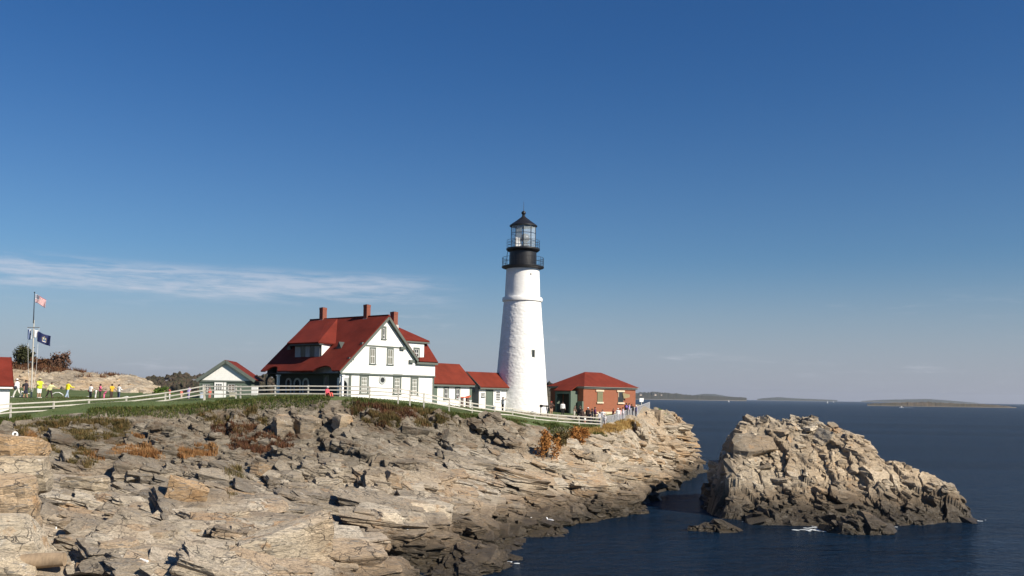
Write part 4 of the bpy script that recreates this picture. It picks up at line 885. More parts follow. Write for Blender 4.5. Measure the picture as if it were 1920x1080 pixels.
def stone_window(px0, px1, py0, py1, shut):
    a_, c_ = B.front(px0, 745).x, B.front(px1, 745).x; zt, z0 = B.front((px0+px1)/2, py0).z, B.front((px0+px1)/2, py1).z
    m_ = MB(); m_.box(a_, c_, -0.05, -0.002, z0, zt); w_ = m_.build('window', M_GREEN if shut else M_TRIM, bh)
    m_ = MB(); m_.box(a_ - 0.42, c_ + 0.22, -0.14, -0.002, zt, zt + 0.24); m_.build('lintel', M_STONE, w_)
    m_ = MB(); m_.box(a_ - 0.2, c_ + 0.12, -0.18, -0.002, z0 - 0.22, z0); m_.build('sill', M_STONE, w_)
    if shut:
        m_ = MB(); olive = mat('olive_louvre', (0.23, 0.22, 0.12), 0.7)
        n_ = 12
        for k in range(n_):
            zk = z0 + 0.08 + (zt - z0 - 0.16) * k / n_; m_.box(a_ + 0.06, c_ - 0.06, -0.085, -0.052, zk, zk + (zt - z0 - 0.16) / n_ * 0.7)
        m_.box(a_, a_ + 0.06, -0.09, -0.052, z0, zt); m_.box(c_ - 0.06, c_, -0.09, -0.052, z0, zt); m_.build('shutter', olive, w_)
    else:
        m_ = MB(); m_.box(a_ + 0.07, c_ - 0.07, -0.06, -0.051, z0 + 0.06, zt - 0.05); m_.build('pane', M_PANE, w_)
        m_ = MB(); m_.box(a_, a_ + 0.1, -0.10, -0.051, (z0 + zt) / 2, zt); m_.build('jamb', M_STONE, w_)
        m_ = MB(); m_.plate([(c_ - 0.35, -0.12, zt - 0.1), (c_ + 0.55, -0.75, zt - 0.35), (c_ + 0.55, -0.75, z0 + 0.75), (c_ - 0.1, -0.16, z0 + 0.55)], (0.03, 0.05, 0)); m_.build('open_shutter', mat('tan_shutter', (0.40, 0.32, 0.17), 0.7), w_)
stone_window(1119.5, 1129.5, 734.2, 753.5, True); stone_window(1158.5, 1168.5, 735, 754.5, False)
# small porch on its shaded side
qy0, qy1 = B.side(1069, 750, -1.6).y, B.side(1042, 750, -1.6).y; qz = B.side(1055, 737, -1.6).z
b_ = MB(); b_.box(-1.6, -0.003, qy0 - 0.10, qy0, 0, qz + 0.3); b_.box(-1.6, -0.003, qy1, qy1 + 0.1, 0, qz + 0.3); b_.box(-1.62, -1.5, qy0, qy1, qz - 0.1, qz + 0.25)
b_.box(-1.62, -1.5, qy0, qy0 + 0.18, 0, qz - 0.1); b_.box(-1.62, -1.5, qy1 - 0.18, qy1, 0, qz - 0.1); b_.build('porch', M_GREEN, bh)
b_ = MB(); b_.plate([(-1.8, qy0 - 0.25, qz + 0.27), (-1.8, qy1 + 0.25, qz + 0.27), (-0.01, qy1 + 0.25, qz + 1.1), (-0.01, qy0 - 0.25, qz + 1.1)], (0, 0, 0.09)); b_.build('porch_roof', M_ROOF2, bh)
b_ = MB(); b_.box(-0.06, -0.002, qy0 + 0.2, qy1 - 0.2, 0.3, qz - 0.1); b_.build('door', M_DARKWOOD, bh)
b_ = MB(); b_.box(-0.35, -0.003, qy0 - 1.1, qy0 - 0.35, 1.8, B.side(1072, 752, 0).z); b_.build('meter_box', M_GREEN, bh)

# ------------------------------------------------------------------ shed with the white gable, left of the house
sc_ = at(423, 746, 105); shed_o = empty('shed', (sc_.x, sc_.y, 10.2), R(7), 'small shed with white gable, grey-green front and red roof left of the house', 'shed'); G = Site(shed_o)
ap = G.front(423, 676.5, -0.3); el_ = G.front(368, 713.5, -0.3); er_ = G.front(478, 714.2, -0.3); gd = 6.5
gl = G.front(373, 740).x; gr = G.front(471, 740).x; gzb = G.front(423, 714).z; slp = (ap.z - el_.z) / (ap.x - el_.x)
b_ = MB(); b_.box(gl, gr, 0, gd, 0, gzb); b_.build('wall', M_GREEN, shed_o)
b_ = MB(); b_.plate([(gl - .05, -0.06, gzb + 0.04), (gr + .05, -0.06, gzb + 0.04), (gr - 0.1, -0.06, gzb + 0.2), (ap.x, -0.06, ap.z - 0.16), (gl + 0.1, -0.06, gzb + 0.2)], (0, gd - 0.1, 0)); b_.build('gable', M_WHITE, shed_o)
b_ = MB(); b_.plate([(ap.x, -0.3, ap.z), (ap.x, gd + .2, ap.z), (er_.x, gd + .2, er_.z), (er_.x, -0.3, er_.z)], Vector((slp, 0, 1)).normalized() * 0.12)
b_.plate([(ap.x, -0.3, ap.z), (el_.x, -0.3, el_.z), (el_.x, gd + .2, el_.z), (ap.x, gd + .2, ap.z)], Vector((-slp, 0, 1)).normalized() * 0.12); b_.build('roof', M_ROOF, shed_o)
b_ = MB(); b_.bar((ap.x, -0.36, ap.z - 0.04), (el_.x, -0.36, el_.z - 0.04), 0.10, 0.34); b_.bar((ap.x, -0.36, ap.z - 0.04), (er_.x, -0.36, er_.z - 0.04), 0.10, 0.34)
b_.box(gl, gr, -0.10, -0.002, gzb - 0.14, gzb + 0.03); b_.build('barge_board', M_TRIM, shed_o)
d0, d1 = G.front(402, 735).x, G.front(418.5, 735).x; dzt = G.front(412, 717).z; dz0 = G.front(412, 747).z
b_ = MB(); b_.box(d0, d1, -0.11, -0.03, dz0, dzt); dd_ = b_.build('door', M_WTRIM, shed_o)
pz1, pz0 = G.front(412, 719.5).z, G.front(412, 731.5).z
for i in range(3):
    for j in range(3):
        w_ = (d1 - d0) * 0.72 / 3; h_ = (pz1 - pz0) / 3; ax_ = d0 + (d1 - d0) * 0.14 + i * w_; az_ = pz0 + j * h_
        b_ = MB(); b_.box(ax_ + .03, ax_ + w_ - .03, -0.125, -0.112, az_ + .04, az_ + h_ - .04); b_.build('pane', M_PANE, dd_)
b_ = MB(); b_.box(d1 - 0.1, d1 + 0.02, -0.16, -0.112, (dz0 + dzt) / 2, (dz0 + dzt) / 2 + 0.12); b_.build('handle', M_STEEL, dd_)
b_ = MB(); q0, q1 = G.front(419.5, 735).x, G.front(424, 735).x; b_.box(q0, q1, -0.07, -0.02, dz0, dzt); b_.build('door_frame', M_WTRIM, shed_o)
window(shed_o, ('f', 0.0), G.front(379, 728).x, G.front(395.5, 728).x, G.front(387, 735).z, G.front(387, 719).z, trim=0.08, tm=M_TRIM, muntins=2)
window(shed_o, ('f', 0.0), G.front(426, 728).x, G.front(442, 728).x, G.front(434, 735).z, G.front(434, 719).z, trim=0.08, tm=M_TRIM, muntins=1, pane=mat('brown_blind', (0.10, 0.065, 0.045), 0.5))

# ------------------------------------------------------------------ the corner of a white building at the left edge
wc_ = at(16.3, 790, 91); wb = empty('white_building', (wc_.x, wc_.y, 7.6), R(29), 'white wall and red roof corner of a building at the left edge by the fence', 'house'); W = Site(wb)
ez = W.front(18, 727.5).z; er2 = W.front(25, 725.5, -0.4); tp = W.front(13.6, 671.5, 3.0)
b_ = MB(); b_.box(-7, 0, 0, 6, 0, ez); b_.build('wall', M_WHITE2, wb)
b_ = MB(); b_.plate([(-8, -0.4, er2.z), (er2.x, -0.4, er2.z), (tp.x + 0.3, 3.0, tp.z), (-8, 3.0, tp.z)], (0, -0.05, 0.1)); b_.plate([(-8, 3.0, tp.z), (tp.x + 0.3, 3.0, tp.z), (er2.x, 6.4, er2.z), (-8, 6.4, er2.z)], (0, 0.05, 0.1)); b_.plate([(er2.x, -0.4, er2.z), (er2.x, 6.4, er2.z), (tp.x + 0.3, 3.0, tp.z)], (0.08, 0, 0.06)); b_.build('roof', M_ROOF, wb)
b_ = MB(); b_.box(-7.6, er2.x - 0.05, -0.38, -0.01, er2.z - 0.17, er2.z - 0.03); b_.build('eave', M_WTRIM, wb)

# ------------------------------------------------------------------ fences
def rail_fence(posts, label, name='rail_fence', pw=0.13, rails=(0.10, 0.48, 0.86)):
    """posts: (px, py of the post top, distance)"""
    P = [at(*q) for q in posts]; e_ = empty(name, (P[0].x, P[0].y, ground_z(P[0].x, P[0].y)), 0, label, 'fence'); o_ = e_.location
    for q in P:
        b_ = MB(); zg = ground_z(q.x, q.y) - 0.4; b_.box(q.x - o_.x - pw/2, q.x - o_.x + pw/2, q.y - o_.y - pw/2, q.y - o_.y + pw/2, min(zg, q.z - 1.4) - o_.z, q.z - o_.z)
        b_.build('post', M_WOOD, e_)
    for a_, c_ in zip(P[:-1], P[1:]):
        for k in rails:
            b_ = MB(); j = random.uniform(-0.03, 0.03); b_.bar(a_ - o_ - Vector((0, 0.08, k)), c_ - o_ - Vector((0, 0.08, k + j)), 0.05, 0.115); b_.build('rail', M_WOOD, e_)
    return e_
rail_fence([(-60, 764, 86), (20.5, 755.5, 88), (101, 752, 90), (167, 748, 92), (237, 744, 94), (310.5, 735, 95.5), (383, 722.5, 96.5)], 'weathered white rail fence climbing the lawn from the left edge to the shed')
rail_fence([(384.5, 722.5, 96.6), (443, 723, 96.4), (451.5, 723.3, 96.4), (516.5, 722, 96.4), (578.5, 722, 96.4), (638, 722.5, 96.4), (693.5, 724.5, 96.6), (747, 727.5, 97), (769, 731, 97.6), (795, 736.5, 98.4),
            (842.5, 746, 101.5), (885.8, 754.5, 105), (928, 761, 108), (961.5, 765, 110.5), (1003, 772, 113), (1045.8, 776.5, 115.5), (1086, 779.5, 117.5), (1127, 782, 119.5)], 'long white three-rail fence along the cliff top before house and lighthouse')
A_ = [at(1129, 781, 120), at(1150, 778.5, 124), at(1172, 770, 131), at(1196, 762, 138.5), at(1218, 754, 146)]
mf = empty('mesh_fence', A_[0], 0, 'grey wire mesh fence rising to the tip of the point beside the crowd', 'fence'); M_WIRE = mat('galvanised_wire', (0.42, 0.43, 0.45), 0.5)
for q in A_:
    b_ = MB(); b_.tube([q - A_[0] - Vector((0, 0, 1.9)), q - A_[0] + Vector((0, 0, 0.05))], 0.05, 6); b_.build('post', M_WIRE, mf)
for a_, c_ in zip(A_[:-1], A_[1:]):
    a_ = a_ - A_[0]; c_ = c_ - A_[0]; n_ = int((c_ - a_).length / 0.11); b_ = MB(); hgt = 1.4
    for k in range(n_):
        p = a_.lerp(c_, k / n_); q = a_.lerp(c_, min(1, (k + 9) / n_)); w_ = 0.015
        b_.bar(p - Vector((0, 0, 0.03)), q - Vector((0, 0, hgt)), w_); b_.bar(p - Vector((0, 0, hgt)), q - Vector((0, 0, 0.03)), w_)
    b_.bar(a_, c_, 0.06); b_.bar(a_ - Vector((0, 0, hgt)), c_ - Vector((0, 0, hgt)), 0.04); b_.build('mesh_panel', M_WIRE, mf)
# ------------------------------------------------------------------ vegetation
def leaf_mat(name, a, b, c=None, scale=0.8):
    m, gg, bs = new_mat(name); p = wpos(gg)
    col = gg.mix(gg.step(gg.noise(p, scale, 4, 0.6), 0.35, 0.65), a, b)
    if c: col = gg.mix(gg.math('MULTIPLY', gg.step(gg.noise(p, scale * 3.1, 3), 0.5, 0.7), 0.8), col, c)
    gg.t.links.new(col, bs.inputs['Base Color']); bs.inputs['Roughness'].default_value = 0.9; bs.inputs['Specular IOR Level'].default_value = 0.2
    return m
def blade_arrays(P, h, w, lean, rs, curl=0.3):
    n = len(P); yaw = rs.uniform(0, 2*np.pi, n); L = rs.uniform(0.5, 1.25, n) * h; ln = rs.normal(0, lean, n)
    dx, dy = np.cos(yaw), np.sin(yaw); side = np.stack([-dy, dx, np.zeros(n)], -1) * (w * rs.uniform(0.6, 1.3, n))[:, None]
    dirv = np.stack([dx * ln, dy * ln, np.sqrt(np.clip(1 - ln**2, 0.15, 1))], -1)
    mid = P + dirv * (L * 0.55)[:, None]; tip = mid + (dirv + np.stack([dx, dy, -0.3*np.ones(n)], -1) * curl) * (L * 0.5)[:, None]
    v = np.stack([P - side, P + side, mid + side * 0.7, mid - side * 0.7, tip], 1).reshape(-1, 3)
    k = np.arange(n)[:, None] * 5; f = np.concatenate([k + np.array([[0, 1, 2]]), k + np.array([[0, 2, 3]]), k + np.array([[3, 2, 4]])])
    return v, f
def blades(name, P, h, w, lean, material, seed, kind='stuff'):
    P = P.copy(); P[:, 2] -= 0.05; v, f = blade_arrays(P, h, w, lean, np.random.RandomState(seed))
    return tag(np_mesh(name, v, f, material, nper=3), kind=kind)
def px_patch(poly, n, seed, thr=-9, fs=0.5):
    rs = np.random.RandomState(seed); xs = [p[0] for p in poly]; ys = [p[1] for p in poly]
    X = rs.uniform(min(xs), max(xs), n * 3); Y = rs.uniform(min(ys), max(ys), n * 3); k = in_poly(X, Y, poly); X, Y = X[k][:n], Y[k][:n]
    P = ground_hits(X, Y); q = fbm(P[:, 0] * fs, P[:, 1] * fs, seed + 3, 3); P = P[q > thr]
    # tufts: several blades round each hit
    m = 5; Q = np.repeat(P, m, 0); Q[:, :2] += rs.normal(0, 0.16, (len(Q), 2)); Q[:, 2] = bilin(ZZ, GX0, GY0, GH, Q[:, 0], Q[:, 1]); return Q
rs = np.random.RandomState(23)
def along_edge(n, lo, hi, i0=0, i1=None, seed=1):
    r2 = np.random.RandomState(seed); E = np.array(EDGE[i0:i1]); L = np.hypot(*(E[1:] - E[:-1]).T); k = r2.choice(len(L), n, p=L / L.sum()); t = r2.rand(n)[:, None]
    q = E[k] * (1 - t) + E[k + 1] * t; d = E[k + 1] - E[k]; nn_ = np.stack([d[:, 1], -d[:, 0]], -1) / np.hypot(*d.T)[:, None]
    q = q + nn_ * (lo + (hi - lo) * r2.rand(n) ** 1.3)[:, None]; return np.concatenate([q, bilin(ZZ, GX0, GY0, GH, q[:, 0], q[:, 1])[:, None]], 1)
M_GRASS = leaf_mat('green_grass', (0.040, 0.065, 0.012), (0.085, 0.095, 0.026), (0.16, 0.13, 0.05))
M_OLIVE = leaf_mat('olive_scrub', (0.07, 0.065, 0.022), (0.15, 0.11, 0.045), (0.22, 0.13, 0.05))
M_RUST = leaf_mat('rust_grass', (0.22, 0.10, 0.035), (0.34, 0.19, 0.08), (0.16, 0.10, 0.04))
M_HEATH = leaf_mat('dark_heath', (0.075, 0.032, 0.020), (0.15, 0.07, 0.035), (0.10, 0.075, 0.03))
M_GOLD = leaf_mat('golden_grass', (0.36, 0.22, 0.07), (0.46, 0.32, 0.12))
fr = along_edge(30000, -0.9, 1.7, 0, -3, 2); fr = fr[fbm(fr[:, 0] * 0.35, fr[:, 1] * 0.35, 14, 2) > -0.28]
blades('grass_fringe', fr, 0.34, 0.035, 0.45, M_GRASS, 5)
lw = along_edge(26000, -14, -0.6, 0, -3, 4); blades('lawn_grass', lw, 0.13, 0.03, 0.5, M_GRASS, 6)
sc1 = np.concatenate([px_patch([(30,805),(120,792),(240,795),(240,835),(190,850),(120,868),(60,858)], 8000, 7, -0.3), px_patch([(370,765),(560,770),(560,805),(430,815),(360,790)], 3000, 8, 0.16, 0.8),
    px_patch([(120,870),(180,868),(150,910),(110,900)], 500, 18), px_patch([(420,880),(450,880),(462,935),(432,940)], 500, 19), px_patch([(600,756),(830,775),(880,800),(700,800),(640,775)], 4200, 9, 0.05, 0.6)])
blades('olive_scrub', sc1, 0.55, 0.03, 0.5, M_OLIVE, 8)
ru = np.concatenate([px_patch([(150,858),(190,838),(250,832),(300,846),(300,862),(190,866)], 2000, 10, -0.2), px_patch([(330,848),(400,846),(405,857),(335,860)], 700, 11), px_patch([(45,815),(75,812),(80,865),(50,862)], 900, 12)])
blades('rust_grass', ru, 0.48, 0.03, 0.35, M_RUST, 9)
he = np.concatenate([px_patch([(420,842),(470,820),(530,815),(570,832),(500,852)], 2200, 13, -0.2), px_patch([(670,756),(790,770),(800,800),(720,805),(660,780)], 2600, 14, -0.05, 0.7), px_patch([(400,800),(480,800),(480,815),(400,815)], 500, 15)])
blades('dark_heath', he, 0.45, 0.03, 0.5, M_HEATH, 10)
go = np.concatenate([px_patch([(1130,800),(1190,785),(1200,800),(1140,812)], 1500, 16, -0.15), px_patch([(1090,806),(1130,806),(1130,812),(1090,812)], 500, 17)])
blades('golden_grass', go, 0.40, 0.03, 0.35, M_GOLD, 11)

def bush(name, base, w, h, n, leafm, label, cat, seed, leaf=0.16, stems=9, clumps=14, shape=1.0, group=None, stemm=None, dense=0.33):
    e_ = empty(name, base, 0, label, cat, group); r2 = np.random.RandomState(seed); mb = MB()
    C = np.stack([r2.normal(0, 0.30, clumps) * w, r2.normal(0, 0.30, clumps) * w, (0.25 + 0.65 * r2.rand(clumps) ** shape) * h], -1)
    C[:, :2] *= (1.15 - 0.55 * (C[:, 2:3] / h))
    for i in range(stems):
        c = C[i % clumps]; mb.tube([(c[0]*.15, c[1]*.15, -0.3), (c[0]*.55, c[1]*.55, c[2]*.5), tuple(c)], [0.05 * h / 2, 0.03 * h / 2, 0.012], 5)
    mb.build('stem', stemm or M_DARKWOOD, e_)
    k = r2.randint(0, clumps, n); P = C[k] + r2.normal(0, 1, (n, 3)) * np.array([w, w, h]) * dense * (0.35 + 0.4 * r2.rand(clumps)[k])[:, None] * 0.5
    P[:, 2] = np.abs(P[:, 2])
    a = r2.normal(0, 1, (n, 3)); a /= np.linalg.norm(a, axis=1)[:, None]; b = np.cross(a, r2.normal(0, 1, (n, 3))); b /= np.linalg.norm(b, axis=1)[:, None] + 1e-6
    s_ = (leaf * r2.uniform(0.5, 1.4, n))[:, None]
    v = np.stack([P - a * s_, P + b * s_ * 0.5, P + a * s_, P - b * s_ * 0.5], 1).reshape(-1, 3); f = np.arange(n * 4).reshape(n, 4)
    np_mesh('foliage', v, f, leafm, parent=e_); return e_
for (px, py, Y, w, h, sd, lab) in [(1026, 868, 100.5, 2.0, 3.4, 31, 'tall orange brown shrub in a cleft of the rocks, the lower one'), (1078, 838, 106.5, 2.8, 2.4, 32, 'orange brown shrub right under the fence, the upper one'), (1052, 842, 105, 1.6, 1.8, 33, 'olive brown shrub between the two orange shrubs')]:
    p = ground_hits([px], [py])[0]; b_ = bush('shrub', Vector(p), w, h, 2600, M_OLIVE if sd == 33 else leaf_mat('orange_leaf%d' % sd, (0.30, 0.12, 0.03), (0.42, 0.20, 0.06), (0.20, 0.12, 0.04)), lab, 'shrub', sd, 0.11, 16, 26, 0.8, 'autumn shrubs in the cliff')

# ------------------------------------------------------------------ rock hill behind the lawn on the left
hp_ = [(px, py, 121) for px, py in ((-30,686),(25,690),(60,684),(100,690),(130,698),(180,705),(230,707),(262,708),(285,716),(298,728))]
hp_ += [(px, 744.5, 109) for px in (-30, 20, 60, 100, 140, 180, 220, 260, 300)] + [(px, py, 115) for px, py in ((20,712),(60,712),(100,716),(140,722),(180,724),(220,724),(260,726),(285,733))] + [(310, 744.5, 118), (318, 744.5, 124)]
he_ = [(x, 136, 9.5) for x in (-72, -62, -52, -44)] + [(x, 128, 13.5) for x in (-72, -62)] + [(-54, 128, 12.2), (-40, 126, 9.8), (-38, 116, 9.8)]
hill, HX, HY, HZ = islet('rock_hill', hp_, he_, (-76, -38, 106, 138), 0.16, 83, rock_material('hill_rock', 0.75, 0.1), 0.42, None, None, 6, 10.0, 700, 0.6); tag(hill, kind='structure')
def hill_z(x, y): return float(HZ[np.unravel_index(np.argmin((HX - x)**2 + (HY - y)**2), HX.shape)])
M_EVER = leaf_mat('evergreen_leaf', (0.030, 0.035, 0.014), (0.060, 0.055, 0.022)); M_BARE = leaf_mat('bare_twig', (0.10, 0.055, 0.035), (0.16, 0.09, 0.06))
def hbush(px, pyt, Y, w, n, m, lab, sd, name='shrub', leaf=0.14, cat='shrub', group='scrub on the rock hill', drop=0.4, dense=0.33):
    t = at(px, pyt, Y); z0 = hill_z(t.x, Y); h = max(0.5, t.z - z0 + drop); bush(name, Vector((t.x, Y, z0 - drop)), w, h, n, m, lab, cat, sd, leaf, 12, 22, 0.8, group, None, dense)
hbush(49, 651, 123, 2.1, 2600, M_EVER, 'dark evergreen bush, tallest on the rock hill behind the flagpole', 41, dense=0.4)
hbush(117, 661, 123, 2.2, 900, M_BARE, 'bare reddish twiggy shrub on the rock hill right of the flagpole', 42, leaf=0.16)
hbush(97, 674, 122.5, 2.0, 900, M_BARE, 'low bare twiggy shrub beside the flagpole on the rock hill', 43, leaf=0.16)
hbush(76, 672, 122, 2.2, 1300, M_HEATH, 'brown thicket between evergreen bush and twiggy shrubs', 44)
hbush(24, 678, 122, 2.0, 900, M_BARE, 'low grey brown scrub above the white building roof', 45)
rs = np.random.RandomState(3); q = rs.rand(9000, 2); X_ = -66 + q[:, 0] * 19; Y_ = 118.5 + q[:, 1] * 5.5
jx = np.clip(((X_ + 76) / 0.16).astype(int), 0, HX.shape[1]-1); jy = np.clip(((Y_ - 106) / 0.16).astype(int), 0, HX.shape[0]-1); Z_ = HZ[jy, jx]; k = (fbm(X_ * 0.4, Y_ * 0.4, 9, 2) > -0.12) & (X_ < -51 + 3 * rs.rand(9000))
blades('hill_heath', np.stack([X_, Y_, Z_], -1)[k], 0.58, 0.04, 0.4, M_HEATH, 12)
gb_ = at(302, 744, 112); bush('shrub', gb_, 2.0, 1.1, 1600, leaf_mat('bright_leaf', (0.07, 0.12, 0.02), (0.12, 0.17, 0.03)), 'low bright green bush at the right foot of the rock hill', 'shrub', 46, 0.12, 8, 16)

# ------------------------------------------------------------------ far shores
def land_mat(name, a, b, beach=(0.34, 0.29, 0.22), bz=2.0):
    m, gg, bs = new_mat(name); p = wpos(gg); z = gg.n('ShaderNodeSeparateXYZ', {0: p}).outputs[2]
    n = gg.noise(gg.mapping(p, (1, 0.3, 2)), 0.02, 6, 0.7); n2 = gg.noise(p, 0.12, 4, 0.6)
    col = gg.mix(gg.step(n, 0.35, 0.65), a, b); col = gg.mix(gg.math('MULTIPLY', n2, 0.5), col, (0.03, 0.035, 0.02))
    col = gg.mix(gg.step(gg.math('ADD', z, gg.math('MULTIPLY', n2, 2.0)), bz, bz + 2.0), beach, col)
    gg.t.links.new(col, bs.inputs['Base Color']); bs.inputs['Roughness'].default_value = 0.95; return m
def far_land(name, sil, Y, depth, m, seed, lump=1.0, kind='structure'):
    xs = np.array([s_[0] for s_ in sil], float); ys = np.array([s_[1] for s_ in sil], float); n = 260; px = np.linspace(xs[0], xs[-1], n); py = np.interp(px, xs, ys)
    prof = [(-0.05, -1.5), (0.0, 0.0), (0.08, 0.10), (0.2, 0.3), (0.4, 0.75), (0.6, 1.0), (0.8, 0.9), (1.0, 0.4), (1.2, -0.1)]; rows = []
    for t, k in prof:
        row = []
        for i in range(n):
            top = at(px[i], py[i], Y + depth * 0.6); d = ray(px[i], py[i]); yy = Y + depth * t
            nz = float(fbm(np.array([i * 0.35]), np.array([t * 9.0]), seed, 4)[0]) * lump
            z = top.z * k + nz * max(0, min(1, k * 2)) * (abs(top.z) * 0.14 + 1.0) if k > 0 else k
            row.append((d.x / d.y * yy, yy, z))
        rows.append(row)
    v = np.array(rows).reshape(-1, 3); idx = np.arange(len(prof) * n).reshape(len(prof), n)
    f = np.stack([idx[:-1, :-1], idx[:-1, 1:], idx[1:, 1:], idx[1:, :-1]], -1).reshape(-1, 4)
    return tag(np_mesh(name, v, f, m, True), kind=kind)
ML1 = land_mat('far_wooded_shore', (0.030, 0.034, 0.016), (0.060, 0.050, 0.028)); ML2 = land_mat('far_hill', (0.03, 0.036, 0.02), (0.05, 0.05, 0.03))
far_land('far_shore', [(1170,741),(1185,738.5),(1195,736.2),(1225,735),(1245,736),(1270,738.2),(1300,741),(1340,742.5),(1400,745.6)], 6500, 900, ML1, 3, 1.2)
far_land('far_hill', [(1285,744.5),(1300,741),(1320,738.5),(1340,739),(1355,741.5),(1370,744),(1396,746.5)], 12500, 900, ML2, 4, 0.4)
far_land('far_island', [(1420,748),(1430,746.8),(1445,745.4),(1460,744.6),(1480,746.2),(1500,747.3),(1530,748.4),(1570,750.2)], 12500, 800, ML2, 5, 0.8)
far_land('far_ridge', [(1615,752),(1640,750.3),(1665,749.3),(1700,748.8),(1740,748),(1780,751),(1835,755.5)], 12500, 900, ML2, 6, 0.3)
far_land('low_island', [(1626,757.5),(1640,756.2),(1660,755.2),(1700,754.2),(1740,753.6),(1780,755.8),(1820,757.2),(1860,758.8),(1890,761.5),(1906,764.3)], 2300, 260, land_mat('island_scrub', (0.055, 0.050, 0.028), (0.13, 0.095, 0.06), (0.22, 0.19, 0.15), 0.6), 7, 1.3)
far_land('wooded_shore', [(120,728),(250,722),(290,722),(340,720),(420,720),(520,719),(700,720),(900,724),(1045,726),(1075,742)], 820, 200, land_mat('near_shore', (0.05, 0.045, 0.022), (0.10, 0.08, 0.05), (0.3, 0.27, 0.22)), 8, 0.6)
# the wood on it reads as one mass
rs = np.random.RandomState(77); TV, TF = [], []; k0 = 0
bm = bmesh.new(); bmesh.ops.create_icosphere(bm, subdivisions=2, radius=1.0); IV = np.array([v.co[:] for v in bm.verts]); IF = np.array([[v.index for v in f.verts] for f in bm.faces]); bm.free()
wood_top = np.array([(120,716),(262,712),(285,702),(310,703),(330,697),(352,696.5),(366,701),(382,701),(400,699),(480,702),(505,701),(520,703),(700,706),(1025,712),(1042,713),(1060,730)], float)
for i in range(1500):
    px = rs.uniform(255, 1058) if i > 650 else rs.uniform(258, 540); t = rs.rand(); Y = 870 + 150 * t
    ztop = at(px, np.interp(px, wood_top[:, 0], wood_top[:, 1]), 1000).z; top = ztop * (0.55 + 0.45 * t) + rs.uniform(-4, 0.6); c = at(px, 700, Y); r_ = rs.uniform(1.9, 4.2)
    for q in range(2):
        sc = np.array([r_, r_, r_ * rs.uniform(1.0, 1.7)]) * (1 if q == 0 else 0.8)
        w = IV * (1 + 0.35 * rs.normal(0, 0.5, (len(IV), 1))) * sc + np.array([c.x + q * rs.normal(0, r_), Y, top - sc[2] * (1 + q * 0.8)]); TV.append(w); TF.append(IF + k0); k0 += len(w)
tag(np_mesh('far_wood', np.concatenate(TV), np.concatenate(TF), leaf_mat('bare_autumn_wood', (0.030, 0.028, 0.018), (0.075, 0.055, 0.038), (0.045, 0.050, 0.022), 0.09), nper=3), kind='stuff')
M_FROOF = mat('far_grey_roof', (0.14, 0.14, 0.15))
def far_house(px, py, Y, w, h, label, wallm, rot=0.3):
    c = at(px, py, Y); e_ = empty('far_house', c, rot, label, 'house', 'houses on the far shores'); b_ = MB(); b_.box(-w/2, w/2, -w*.3, w*.3, -1.5, h); b_.build('wall', wallm, e_)
    b_ = MB(); b_.plate([(-w*.54, -w*.34, h), (-w*.54, w*.34, h), (-w*.54, 0, h + w*.22)], (w*1.08, 0, 0)); b_.build('roof', M_FROOF, e_)
    b_ = MB()
    for k in range(3): b_.box(-w*.38 + k*w*.3, -w*.26 + k*w*.3, -w*.3 - 0.06, -w*.3 + .02, h*.35, h*.75)
    b_.build('window', M_PANE, e_)
far_house(316, 717.5, 955, 5.5, 1.6, 'far white house against the dark wood, the left one', M_WTRIM); far_house(322, 717.5, 960, 5, 3.4, 'far pale grey gabled house in the middle of three by the wood', mat('far_grey_wall', (0.5, 0.52, 0.56)), 1.3); far_house(357, 717.5, 950, 10, 1.5, 'far long white house close to the shed roof', M_WTRIM, 0.1)
M_FB = mat('far_beige_wall', (0.50, 0.42, 0.34))
far_house(1201, 741.5, 6600, 16, 8, 'far pale house on the shore next to the brick building', M_FB); far_house(1228, 741.5, 6600, 18, 8, 'far beige house under the middle of the wooded hill', M_FB, 0.6); far_house(1240, 741.5, 6600, 10, 6, 'far small pale house, furthest right on the wooded shore', M_FB, 0.2)

# ------------------------------------------------------------------ flagpole and flags
fp = at(58.5, 745.5, 99); fz = ground_z(fp.x, fp.y); pole = empty('flagpole', (fp.x, fp.y, fz), 0, 'tall white flagpole with a yard and dark topmast on the left lawn', 'flagpole')
def pz(py, px=61): return at(px, py, 99).z - fz
b_ = MB(); b_.tube([(0, 0, -0.3), (0, 0, pz(600))], [0.075, 0.05], 10); b_.build('mast', M_WOOD, pole)
b_ = MB(); b_.tube([(0.0, -0.1, pz(606)), (0.0, -0.1, pz(549))], [0.055, 0.03], 8); b_.ball((0, -0.1, pz(548.5)), 0.07); b_.build('topmast', M_STEEL, pole)
b_ = MB(); b_.tube([(-0.62, -0.05, pz(614)), (0.62, -0.05, pz(614))], 0.045, 6); b_.build('yard', mat('grey_yard', (0.2, 0.2, 0.2)), pole)
for sx in (-1, 1):
    b_ = MB(); b_.tube([(sx*0.58, -0.05, pz(614)), (sx*0.42, 0, pz(690)), (sx*0.10, 0, pz(740))], 0.012, 4); b_.build('halyard', M_WTRIM, pole)
